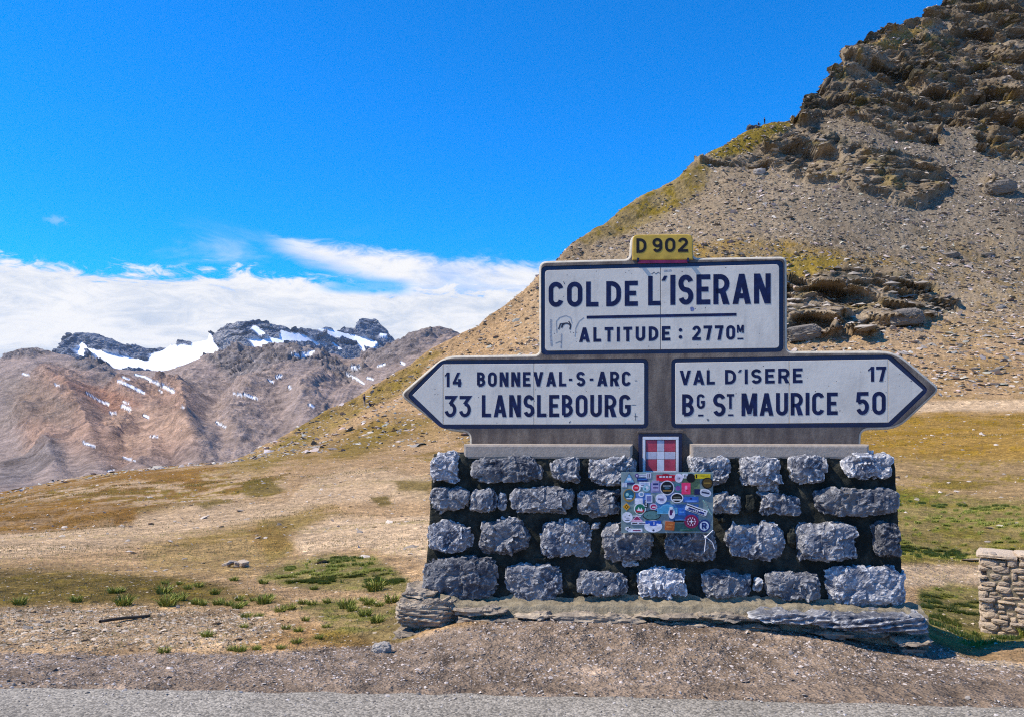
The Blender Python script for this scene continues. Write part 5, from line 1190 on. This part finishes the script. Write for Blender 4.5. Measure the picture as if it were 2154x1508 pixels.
sticker('c', 453, 1217, 204, 138, W_c, [('a', 0, -32, 180, -58, (35, 85, 180)), ('r', -48, -22, 16, 18, W_c), ('r', 8, -34, 10, 34, W_c), ('r', 48, -22, 22, 16, W_c), ('c', 2, 46, 26, 24, (50, 60, 90))], label='oval sticker, blue upper half and white lower half')
sticker('r', 596, 672, 214, 70, RD, [('r', 0, -14, 200, 24, (150, 20, 45)), ('r', -60, -14, 26, 16, W_c), ('r', -24, -14, 26, 16, W_c), ('r', 12, -14, 26, 16, W_c), ('r', 50, -14, 30, 16, W_c), ('c', 0, -36, 80, 24, (150, 20, 45))], label='red banner sticker with white letters')
sticker('r', 480, 760, 80, 120, (160, 155, 190), [('r', 0, -20, 60, 20, NV), ('r', 0, 20, 60, 16, (90, 70, 120))])
sticker('c', 610, 782, 166, 168, (205, 205, 215), [('c', 0, 0, 144, 146, (18, 24, 34)), ('r', 0, -20, 90, 20, (120, 130, 140)), ('r', 0, 32, 96, 16, (150, 110, 50)), ('c', 0, 4, 60, 24, (60, 100, 120))], label='large black round sticker with grey rim')
sticker('c', 742, 672, 92, 100, (225, 215, 228), [('c', 0, 0, 40, 44, (190, 190, 205)), ('c', 4, 2, 14, 20, (110, 80, 120))]); sticker('c', 738, 786, 96, 98, (60, 120, 130), [('c', -6, 0, 56, 60, (130, 80, 150))])
sticker('r', 824, 790, 100, 130, PK, [('r', 0, 0, 26, 66, (245, 150, 190)), ('r', 8, 20, 30, 20, (200, 30, 60))], label='upright pink rectangle'); sticker('r', 815, 648, 60, 50, W_c, [('r', -4, 0, 12, 34, Kc), ('r', 14, 10, 16, 12, Kc)])
sticker('c', 880, 672, 100, 102, Kc, label='plain black disc'); sticker('r', 1012, 652, 176, 52, YL, [('r', -70, 0, 16, 40, Kc), ('r', 20, -4, 90, 8, (170, 150, 20))], label='yellow strip sticker')
sticker('c', 1066, 728, 128, 128, Kc, [('c', 0, 0, 104, 104, (85, 65, 25)), ('r', 0, 0, 70, 14, (150, 120, 50))], label='dark brown round sticker'); sticker('c', 1044, 838, 132, 86, W_c, [('c', 0, 0, 112, 66, (190, 195, 205)), ('r', 0, 0, 88, 18, (40, 50, 80))], 12, 'tilted white oval sticker')
sticker('c', 542, 906, 128, 118, W_c, [('c', 0, 0, 104, 96, (215, 215, 235)), ('r', -4, 2, 64, 14, (60, 50, 120)), ('r', 8, 20, 44, 8, (60, 50, 120))]); sticker('c', 722, 896, 144, 116, W_c, [('c', 0, 0, 122, 96, Kc), ('r', 0, 20, 100, 18, (205, 205, 200)), ('r', 0, -8, 80, 12, (110, 110, 100))], label='round black sticker with white band')
sticker('r', 880, 915, 170, 62, (50, 100, 180), [('c', 0, -12, 30, 24, (25, 40, 110)), ('r', 0, 16, 130, 12, (120, 160, 220))]); sticker('r', 948, 828, 62, 64, (28, 34, 80))
sticker('a', 612, 1022, 230, 110, (110, 175, 205), [('a', 0, 0, 206, 88, (70, 150, 190))], label='pale blue signpost-shaped sticker')
sticker('c', 662, 1070, 76, 124, W_c, [('r', -6, -8, 36, 60, (80, 30, 90)), ('r', 14, 18, 20, 44, (205, 205, 220))]); sticker('r', 776, 1055, 84, 76, (45, 105, 190), [('r', 0, 0, 54, 10, (120, 180, 230))])
sticker('r', 940, 1035, 250, 74, W_c, [('r', 0, -22, 236, 12, Kc), ('r', 0, 8, 190, 24, NV)] + [('r', -76 + 22 * j, 8, 12, 14, W_c) for j in range(8)] + [('r', 0, 30, 230, 8, Kc)], 20, 'slanted white strip with navy letters')
for j, (dx, dy) in enumerate(((1022, 928), (1036, 946), (1050, 966), (1064, 986), (1080, 1030), (1094, 1056), (1108, 1076))): sticker('r', dx, dy, 18, 8, (160, 205, 190), rot=50 + 12 * (j % 3))
o_, lv = sticker('c', 884, 1162, 162, 152, (140, 30, 80), [('c', 0, 0, 128, 120, (110, 20, 60))] + [('d', 44 * math.cos(R(a)), 42 * math.sin(R(a)), 18, 26, (225, 190, 210)) for a in range(0, 360, 36)] + [('r', 0, 0, 46, 12, W_c), ('r', 0, 0, 12, 46, W_c)], label='round crimson rosette sticker')
o_, lv = sticker('c', 1030, 1212, 136, 136, NV, [('c', 0, 0, 104, 104, (205, 215, 225))], label='round white sticker with letter R and navy ring')
a0 = BP(1002, 1246); a1 = BP(1060, 1176)
text('R', a0[0], a1[0], a1[1], a0[1], t=.26, w0=lv + .0004, m=cm(NV), parent=o_)
sticker('r', 640, 1212, 106, 96, (180, 95, 45), [('r', -10, 10, 60, 16, (205, 130, 70)), ('r', 10, -20, 50, 14, (205, 130, 70))], 4, 'worn orange-brown patch'); sticker('r', 740, 1160, 110, 16, Kc); sticker('c', 840, 1265, 120, 14, (35, 80, 70))
sticker('r', 760, 1145, 120, 8, (90, 140, 190)); sticker('c', 655, 970 + 40, 40, 30, W_c)
# knotted white cord at its lower corner
def tube(name, pts, rad, m, parent=None, seg=6):
    cu = bpy.data.curves.new(name, 'CURVE'); cu.dimensions = '3D'; cu.bevel_depth = rad; cu.bevel_resolution = 2
    sp_ = cu.splines.new('NURBS'); sp_.points.add(len(pts) - 1); sp_.order_u = 3; sp_.use_endpoint_u = True
    for p_, q_ in zip(sp_.points, pts): p_.co = (*q_, 1)
    o = bpy.data.objects.new(name, cu); COL.objects.link(o); dg = bpy.context.evaluated_depsgraph_get(); me = bpy.data.meshes.new_from_object(o.evaluated_get(dg)); bpy.data.objects.remove(o)
    me.materials.clear(); return link(name, me, m, parent)
cord = empty('cord', O0, -PHI); tag(cord, 'thin white cord knotted at the lower corner of the sticker board', 'cord')
wc = WB + .012
for nm, pl in (('strand', [(1026, 1320), (1052, 1340), (1090, 1300), (1132, 1262)]), ('strand', [(1048, 1345), (1046, 1400), (1040, 1450), (1034, 1506)]), ('strand', [(1055, 1345), (1100, 1380), (1132, 1410), (1148, 1475)])):
    tube(nm, [L(*BP(x, y), wc) for x, y in pl], .0032, m_paint, cord)
V, Fc = rockshape(2, 3); V = V * .011 + np.array(L(*BP(1049, 1342), wc)); link('knot', npmesh('knot', V, Fc), m_paint, cord)

# ------------------------------------------------------------------ dry stone wall at the right
WY = 8.0
wa = ray(np.array(2068.0), np.array(1350.0), WY); wall_dir = Vector((0.86, -0.51, 0)).normalized(); wall_n = Vector((-0.36, -0.93, 0)).normalized()
wroot = empty('low_stone_wall', (float(wa[0]), float(wa[1]), float(wa[2]) - .03), math.atan2(wall_dir.y, wall_dir.x))
tag(wroot, 'low dry stone wall of thin tan stones, cut off by the picture edge beyond the plinth', 'stone wall')
HT = 0.90; LN = 2.6
m_dry, g, b = mat('tan_fieldstone'); oc = g.n('ShaderNodeTexCoord').outputs['Object']; oi = g.n('ShaderNodeObjectInfo')
l2_ = g.noise(oc, 22, 6, 0.7)
c = g.mix(oi.outputs['Random'], (0.66, 0.51, 0.35, 1), (0.46, 0.37, 0.28, 1)); kk = g.ss(l2_, .25, .75, .65, 1.3); kc = g.n('ShaderNodeCombineColor')
for i in range(3): g.set(kc.inputs[i], kk)
g.set(b.inputs['Base Color'], g.mix(1.0, c, kc.outputs[0], 'MULTIPLY')); b.inputs['Roughness'].default_value = 0.9; g.set(b.inputs['Normal'], bump(g, l2_, 0.012, 1.0))
link('mortar_core', (lambda q: (q))(npmesh('mortar_core', np.array([(x, y, z) for x in (.03, LN-.03) for y in (.012, .40) for z in (-.3, HT-.05)]), np.array([(0, 1, 3, 2), (4, 6, 7, 5), (0, 4, 5, 1), (2, 3, 7, 6), (0, 2, 6, 4), (1, 5, 7, 3)]), False)), m_bed, wroot)
rw = random.Random(5); lib = [stone_mesh('stone', -.5, .5, -.5, .5, -.5, .5, 700 + i, cuts=12, res=.12, rough=1.0, round_p=6) for i in range(8)]
for me_ in lib: me_.materials.append(m_dry)
z = -.12
while z < HT - .06:
    h_ = rw.uniform(.03, .065); x = -rw.uniform(0, .05)
    while x < LN:
        wd = rw.uniform(.05, .17); o = bpy.data.objects.new('stone', rw.choice(lib)); COL.objects.link(o); o.parent = wroot
        hh = h_ * (1.9 if rw.random() < .10 else rw.uniform(.6, 1.35))
        o.scale = (wd * .98, rw.uniform(.14, .2), hh * .98); o.location = (x + wd/2, .075 + rw.uniform(-.018, .012), z + h_/2 + .02 * math.sin(x * 5 + z * 9) + rw.uniform(-.01, .01)); o.rotation_euler = (rw.uniform(-.08, .08), rw.uniform(-.1, .1), rw.uniform(-.08, .08))
        x += wd + .008
    for k in range(2):   # the wall's end
        o = bpy.data.objects.new('stone', rw.choice(lib)); COL.objects.link(o); o.parent = wroot; o.scale = (.12, .18, h_ * .98); o.location = (.03 + rw.uniform(-.01, .01), .18 + .16 * k, z + h_/2)
    z += h_ + .006
x = -.06
while x < LN:
    wd = rw.uniform(.28, .5); o = bpy.data.objects.new('coping_stone', rw.choice(lib)); COL.objects.link(o); o.parent = wroot
    o.scale = (wd, .50, rw.uniform(.04, .06)); o.location = (x + wd/2, .22, HT - .03 + rw.uniform(-.01, .02)); o.rotation_euler = (rw.uniform(-.05, .05), rw.uniform(-.06, .10), rw.uniform(-.08, .08)); x += wd * .96

# ------------------------------------------------------------------ things lying about
def at_px(px, py, y0=5.0, y1=76.0):
    """where the view ray through (px, py) meets the built ground"""
    j = int(np.argmin(np.abs(colpx - px))); cpx_, cpy_ = project(P2[:, j]); lim = sum(sub[:13])
    k = int(np.argmin(np.abs(cpy_[:lim] - py) + 1000 * (P2[:lim, j, 1] < y0)))
    return Vector(P2[k, j])
def boulder(name, px, py, size, sq, label, cat, m, seed, grp=None, rz=0):
    p_ = at_px(px, py); me = stone_mesh(name, -.2, .2, -.2, .2, -.2, .2, seed, cuts=30, res=.010, rough=1.4, layered=.8 if size > .3 else 0)
    o = link(name, me, m); o.scale = (size * sq[0] * 4, size * sq[1] * 4, size * sq[2] * 4); o.location = p_ + Vector((0, 0, size * sq[2] * .25)); o.rotation_euler = (.2, -.15, rz)
    return tag(o, label, cat, grp)
m_bould = simple_mat('pale_boulder', (0.46, 0.41, 0.35), .9, .3, 10, .02, bscale=20)
m_bould2 = simple_mat('weathered_boulder', (0.20, 0.17, 0.135), .9, .35, 2.5, .12, bscale=4)
boulder('stone', 802, 1370, .075, (1.1, .8, .75), 'small pale rounded stone at the foot of the plinth slabs on the left', 'stone', m_bould, 11)
boulder('stone', 217, 1384, .022, (1.2, .8, .6), 'bright pebble on the gravel verge below the dark stick', 'stone', m_bould, 14)
boulder('boulder', 1598, 364, 1.2, (1.2, .9, .7), 'pale boulder at the left foot of the lower crag, below the hiker on the ridge', 'boulder', m_bould, 12)
boulder('boulder', 2104, 402, 2.2, (1.5, .9, .75), 'dark boulder sunk in scree near the right picture edge below the upper crag', 'boulder', m_bould2, 13)
boulder('boulder', 1905, 672, 1.6, (1.5, .9, .8), 'big rounded boulder at the lower end of the crag beside the sign', 'boulder', m_bould2, 15)
boulder('boulder', 1689, 706, 1.7, (1.7, .9, .7), 'layered boulder just right of the upper plaque', 'boulder', m_bould2, 16)
boulder('boulder', 2002, 538, 1.2, (1.4, .9, .5), 'lone grey boulder in scree above the small crag', 'boulder', m_bould2, 17)
boulder('boulder', 2078, 540, .8, (1.4, .9, .6), 'small dark boulder right of the lone grey one', 'boulder', m_bould2, 18)
# little heap of flat stones in the meadow
hp = at_px(495, 1192); heap = empty('stone_heap', hp); tag(heap, 'little heap of flat pale stones in the meadow above the grass tufts', 'stone heap')
rh = random.Random(3)
for i in range(12):
    me_ = lib[i % 8]; o = bpy.data.objects.new('stone', me_); COL.objects.link(o); o.parent = heap
    s_ = rh.uniform(.05, .12); o.scale = (s_ * 1.5, s_, s_ * .45); o.location = (rh.uniform(-.16, .2), rh.uniform(-.1, .12), .02 + .025 * (i % 4)); o.rotation_euler = (rh.uniform(-.3, .3), rh.uniform(-.3, .3), rh.uniform(0, 6))
# the stick
m_wood = simple_mat('weathered_wood', (0.10, 0.075, 0.05), .9, .35, 20, .01)
a_, b_ = at_px(210, 1311), at_px(318, 1298); mid = (a_ + b_)/2; pts = [tuple(a_.lerp(b_, t) + Vector((0, .03 * math.sin(5*t), .022)) - mid) for t in np.linspace(0, 1, 7)]
st = tube('stick', pts, .016, m_wood); st.location = mid; tag(st, 'dark weathered stick lying on stony ground at the left', 'stick')

# grass tufts
m_grass, g, b = mat('alpine_grass'); at = g.n('ShaderNodeAttribute', attribute_name='alb'); g.set(b.inputs['Base Color'], at.outputs['Color']); b.inputs['Roughness'].default_value = .8
b.inputs['Subsurface Weight'].default_value = 0.0
def blades(n, rad, hgt, seed, spread=.5, cols=((.22, .26, .04), (.38, .35, .08), (.13, .16, .02)), wd=.006):
    r = np.random.default_rng(seed); V, Fc, Cc = [], [], []
    for i in range(n):
        a = r.uniform(0, 6.283); rr = rad * math.sqrt(r.uniform(0, 1)); bx, by = rr*math.cos(a), rr*math.sin(a)
        la = a + r.normal(0, .6); ln = hgt * r.uniform(.45, 1.1); k = spread * r.uniform(.1, 1.1); w_ = wd * r.uniform(.6, 1.3); pa = r.uniform(0, 6.283)
        ox, oy = math.cos(pa)*w_, math.sin(pa)*w_; c_ = np.array(cols[r.integers(0, len(cols))]) * r.uniform(.75, 1.3); b0 = len(V)
        for s_, ww in ((0, 1), (.5, .8), (.8, .5)):
            dx, dy = math.cos(la)*k*ln*s_**2, math.sin(la)*k*ln*s_**2; z_ = ln*s_*(1 - .3*k*s_)
            V += [(bx+dx-ox*ww, by+dy-oy*ww, z_), (bx+dx+ox*ww, by+dy+oy*ww, z_)]; Cc += [c_, c_]
        V.append((bx+math.cos(la)*k*ln, by+math.sin(la)*k*ln, ln*(1-.3*k))); Cc.append(c_*1.3)
        Fc += [(b0, b0+1, b0+3), (b0, b0+3, b0+2), (b0+2, b0+3, b0+5), (b0+2, b0+5, b0+4), (b0+4, b0+5, b0+6)]
    return np.array(V), np.array(Fc), np.array(Cc)
tmesh = []
for s_ in range(5):
    V, Fc, Cc = blades(150, .075, .20, 40 + s_, .7); me_ = npmesh('grass_tuft', V, Fc, False, {'alb': Cc}); me_.materials.append(m_grass); tmesh.append(me_)
def Z2(x, y): return x / 2.393, 900 + y / 2.393
TU = [(100, 885, 1.3, 'pale-topped tuft nearest the left picture edge'), (385, 875, 1.1, 'lone upright tuft between the left edge tuft and the broad one'), (625, 890, 1.7, 'broad dark tuft straight above the stick'), (575, 828, 1.1, 'tuft behind and left of the broad dark one'), (612, 828, .7, 'little tuft touching the one behind the broad tuft'), (828, 830, 1.5, 'tall leaning tuft at the back of the pair'), (848, 893, 1.8, 'tallest tuft in the middle of the meadow row'), (897, 862, 1.4, 'bushy tuft just right of the tallest one'),
      (832, 785, .7, 'tiny tuft behind the tallest pair'), (905, 785, .6, 'speck of grass behind the bushy tuft'), (943, 808, .8, 'small tuft halfway back right of the bushy one'), (1000, 800, .9, 'dark low tuft in the back row'), (1083, 835, 1.0, 'round tuft in the back row left of the green patch'), (990, 888, 1.1, 'tuft with a smaller one at its side'), (1025, 893, .8, 'smaller tuft beside its neighbour'), (1098, 890, 1.2, 'bright dense tuft in the front row'), (1150, 890, 1.0, 'slim tuft right of the bright dense one'),
      (1203, 868, .9, 'back tuft of a stacked pair'), (1198, 910, 1.1, 'front tuft of a stacked pair'), (1222, 895, .9, 'tuft leaning on the stacked pair'), (1275, 870, .7, 'small dark tuft right of the stacked pair'), (1330, 885, 1.5, 'wide tuft left of the large green patch'), (1348, 862, 1.0, 'tuft behind the wide one'), (1175, 765, .8, 'tuft just below the heap of stones'), (1325, 785, .9, 'tuft at the left tip of the large green patch'), (1410, 925, 1.1, 'dark tuft in front of the wide one'), (1462, 910, 1.1, 'dark tuft behind its near twin'),
      (1525, 885, .9, 'tuft below the green patch'), (1568, 888, .9, 'twin tuft below the green patch'), (1578, 812, .8, 'tuft on the green patch edge'), (1645, 880, .9, 'tuft below the right of the green patch'), (1745, 905, 1.7, 'large ragged tuft near the plinth'), (1770, 920, 1.1, 'tuft against the large ragged one'), (1825, 865, .8, 'small tuft above the large ragged one'), (1858, 890, 1.2, 'brownish tuft near the plinth'), (1910, 895, .9, 'last small tuft before the plinth'), (1972, 875, 1.4, 'dark tuft touching the plinth slabs'),
      (1238, 955, 1.0, 'low dark tuft in the second row'), (1300, 952, .9, 'right twin of the low dark tuft'), (1540, 965, .8, 'small tuft in the brown patch'), (1640, 1005, .8, 'tuft on the near side of the brown patch'), (1230, 1005, .8, 'isolated tuft on stony ground'), (1440, 1012, .9, 'dark tuft of a near pair'), (1503, 1025, .9, 'right tuft of a near pair'), (1605, 1058, .8, 'black-green tuft close to the verge'), (1045, 1050, 1.2, 'flat wide tuft near the verge'),
      (1492, 1082, 1.0, 'yellowish tuft near the verge'), (1162, 1118, .9, 'left of three tufts on the verge edge'), (1210, 1120, 1.2, 'middle of three tufts on the verge edge'), (1292, 1115, .9, 'right of three tufts on the verge edge'), (1415, 1112, .9, 'tuft on the verge edge, alone'), (828, 1130, 1.1, 'bright green cushion on the verge edge below the tall tufts'), (1890, 815, 1.9, 'vivid green clump left of the plinth'), (1835, 945, 1.3, 'green clump in front of the brownish tuft'), (1900, 975, 1.4, 'tall loose clump beside the plinth slabs')]
for i, (x, y, s_, lb) in enumerate(TU):
    p_ = at_px(*Z2(x, y)); o = bpy.data.objects.new('grass_tuft', tmesh[i % 5]); COL.objects.link(o); o.location = p_ - Vector((0, 0, .01)); k = s_ * .74 * p_.y / 11
    o.scale = (k, k, k * .68); o.rotation_euler[2] = i * 1.7; tag(o, lb, 'grass tuft', 'grass tufts in the meadow')
# short turf on the greener ground
gz_ = GREEN_mask = np.clip(sstep(C[..., 1] - C[..., 0] * 0.93, 0.0, .03), 0, 1)
def turf(name, prob, n, h_, seed, cols):
    q, idx = pick(prob, n, seed); r = np.random.default_rng(seed); N_ = len(q); a = r.uniform(0, 6.283, N_); hh = h_ * r.uniform(.4, 1.2, N_) * (q[:, 1]/11)**.5; w_ = hh * .16
    lx, ly = r.normal(0, .4, N_)*hh, r.normal(0, .4, N_)*hh
    v0 = q + np.stack([-np.cos(a)*w_, -np.sin(a)*w_, -0.01+0*a], -1); v1 = q + np.stack([np.cos(a)*w_, np.sin(a)*w_, -0.01+0*a], -1); v2 = q + np.stack([lx, ly, hh], -1)
    V = np.stack([v0, v1, v2], 1).reshape(-1, 3); Fc = np.arange(3*N_).reshape(-1, 3); c_ = np.array(cols)[r.integers(0, len(cols), N_)] * r.uniform(.7, 1.4, (N_, 1))
    return tag(link(name, npmesh(name, V, Fc, False, {'alb': np.repeat(c_, 3, 0)}), m_grass), kind='stuff')
nearz = vis * (P[..., 1] > 5.6) * (P[..., 1] < 24) * (1 - sm)
turf('turf', nearz * gz_, 70000, .045, 60, [(.22, .25, .045), (.30, .28, .08), (.16, .20, .03)])
turf('dry_grass', nearz * (0.12 + brown + .5 * patf + stony * .3), 42000, .03, 61, [(.42, .32, .12), (.36, .29, .09), (.28, .26, .07)])
turf('hill_grass', vis * (P[..., 1] > 24) * (P[..., 1] < 72) * (.15 + pat), 40000, .035, 62, [(.30, .22, .07), (.22, .18, .05), (.20, .19, .05)])
# tufts rooted along the low wall's foot
m_k = random.Random(8)
for i in range(9):
    x = .35 + i * .16; p_ = wroot.matrix_basis @ Vector((x, -.05, 0)); y_ = p_.y; p_.z = float(gz_at(p_.x, y_))
    o = bpy.data.objects.new('grass_tuft', tmesh[i % 5]); COL.objects.link(o); o.location = p_; k = m_k.uniform(.5, .9); o.scale = (k, k, k); tag(o, ['first', 'second', 'third', 'fourth', 'fifth', 'sixth', 'seventh', 'eighth', 'ninth'][i] + ' grass tuft along the foot of the low stone wall, counted from its corner', 'grass tuft', 'tufts under the low wall')

# ------------------------------------------------------------------ walkers
m_cloth = simple_mat('dark_clothing', (0.02, 0.025, 0.06), .9, .2, 20); m_skin = simple_mat('skin', (0.42, 0.26, 0.19), .6, .1, 20); m_light = simple_mat('pale_trousers', (0.32, 0.27, 0.22), .9, .2, 20)
def figure(loc, joints, edges, rad, label, rz, trousers=None, cat='person', legedges=None):
    me = bpy.data.meshes.new('person'); me.from_pydata(joints, edges, []); o = link('person', me, m_cloth)
    md = o.modifiers.new('skin', 'SKIN'); me.skin_vertices or bpy.ops
    for sv, r_ in zip(me.skin_vertices[0].data, rad): sv.radius = (r_, r_)
    me.skin_vertices[0].data[0].use_root = True
    sd = o.modifiers.new('sub', 'SUBSURF'); sd.levels = 1; sd.render_levels = 1
    dg = bpy.context.evaluated_depsgraph_get(); m2 = bpy.data.meshes.new_from_object(o.evaluated_get(dg)); bpy.data.objects.remove(o)
    m2.materials.clear(); m2.name = 'person'
    for m_ in (m_cloth, m_skin, m_light): m2.materials.append(m_)
    hz = joints[3][2] - .06
    for p_ in m2.polygons:
        c_ = p_.center; p_.use_smooth = True
        if c_.z > hz: p_.material_index = 1
        elif trousers and c_.z < trousers: p_.material_index = 2
    o = link('person', m2, None); o.location = loc; o.rotation_euler[2] = rz
    # hair
    V, Fc = rockshape(2, 1); V = V * np.array([.105, .115, .10]) + np.array(joints[4]) + np.array([0, .02, .04]); hr = link('hair', npmesh('hair', V, Fc), m_cloth, o)
    return tag(o, label, 'person')
def standing(): # pelvis, chest, neck base, neck, head, hips/legs, arms
    J = [(0, 0, .92), (0, 0, 1.18), (0, 0, 1.42), (0, 0, 1.50), (0, 0, 1.64), (-.10, 0, .86), (-.11, -.02, .48), (-.12, .02, .06), (-.12, -.12, .04), (.10, 0, .86), (.12, -.06, .48), (.13, 0, .06), (.13, -.13, .04), (-.19, 0, 1.38), (-.25, .02, 1.12), (-.22, -.12, .95), (.19, 0, 1.38), (.25, .02, 1.12), (.24, -.06, .88)]
    Ed = [(0, 1), (1, 2), (2, 3), (3, 4), (0, 5), (5, 6), (6, 7), (7, 8), (0, 9), (9, 10), (10, 11), (11, 12), (2, 13), (13, 14), (14, 15), (2, 16), (16, 17), (17, 18)]
    Rd = [.15, .16, .11, .06, .10, .10, .07, .05, .045, .10, .07, .05, .045, .07, .05, .035, .07, .05, .035]; return J, Ed, Rd
def seated():
    J = [(0, 0, .16), (0, .04, .40), (0, .02, .62), (0, -.01, .70), (0, -.03, .84), (-.10, -.04, .15), (-.14, -.42, .40), (-.14, -.62, .06), (-.14, -.74, .05), (.10, -.04, .15), (.14, -.42, .42), (.14, -.60, .06), (.14, -.72, .05), (-.19, .02, .58), (-.24, -.08, .36), (-.16, -.32, .40), (.19, .02, .58), (.26, -.06, .34), (.20, -.30, .40)]
    _, Ed, Rd = standing(); return J, Ed, Rd
def ridge_at(px):
    j = int(np.argmin(np.abs(colpx - px))); k = sum(sub[:13]); seg = P2[k-60:k+8, j]; _, yy = project(seg); return Vector(seg[int(np.argmin(yy))])
J, Ed, Rd = standing(); pr_ = ridge_at(1609)
figure(pr_ + Vector((0, -.1, -.15)), J, Ed, Rd, 'hiker in dark clothes standing on the grassy ridge against the sky', .6)
p_ = at_px(766, 853, 80); figure(p_ - Vector((0, 0, .05)), J, Ed, Rd, 'walker in dark jacket and pale trousers standing on the lower slope', 1.2, trousers=.8)
J, Ed, Rd = seated(); p_ = at_px(776, 854, 80); figure(p_ - Vector((0, 0, .02)), J, Ed, Rd, 'walker in dark clothes sitting on the lower slope', 1.8)
p_ = ridge_at(1595); figure(p_ + Vector((0, -.2, .1)), J, Ed, Rd, 'small dark figure sitting on the ridge rocks left of the standing hiker', .4)
# dark rocks on the ridge by the hiker
ro = ridge_at(1583); out = empty('ridge_outcrop', ro); tag(out, 'dark jagged outcrop on the ridge line left of the standing hiker', 'outcrop')
m_dark = simple_mat('dark_outcrop', (0.10, 0.095, 0.09), .95, .3, 2, .1, bscale=4)
for i, (dx, dz, sx, sz_) in enumerate(((-1.1, .2, .55, .75), (-.5, .75, .7, .5), (.1, .6, .8, .5), (.9, .7, .7, .4), (1.5, .6, .6, .35), (-.3, .1, .8, .7), (.5, .2, .9, .6))):
    V, Fc = rockshape(3, 60 + i, 16, (sx, .8, sz_)); o = link('rock', npmesh('rock', V, Fc, False), m_dark, out); o.location = (dx, 0, dz)

# ------------------------------------------------------------------ the air
HAZE = 0.000013
if HAZE > 0:
    bm = bmesh.new(); bmesh.ops.create_cube(bm, size=1.0); me = bpy.data.meshes.new('haze'); bm.to_mesh(me); bm.free()
    hz = link('haze', me, None); hz.scale = (25000, 25000, 1750); hz.location = (0, 0, 1130 - 875)
    m = bpy.data.materials.new('haze'); m.use_nodes = True; g = NT(m.node_tree); pv = g.n('ShaderNodeVolumePrincipled', ins={'Color': (0.62, 0.78, 1.0, 1), 'Density': HAZE, 'Anisotropy': 0.2}); o_ = g.n('ShaderNodeOutputMaterial'); g.t.links.new(pv.outputs[0], o_.inputs['Volume'])
    hz.data.materials.append(m); tag(hz, kind='stuff')
SC.cycles.volume_bounces = 0; SC.cycles.max_bounces = 6; SC.cycles.diffuse_bounces = 3
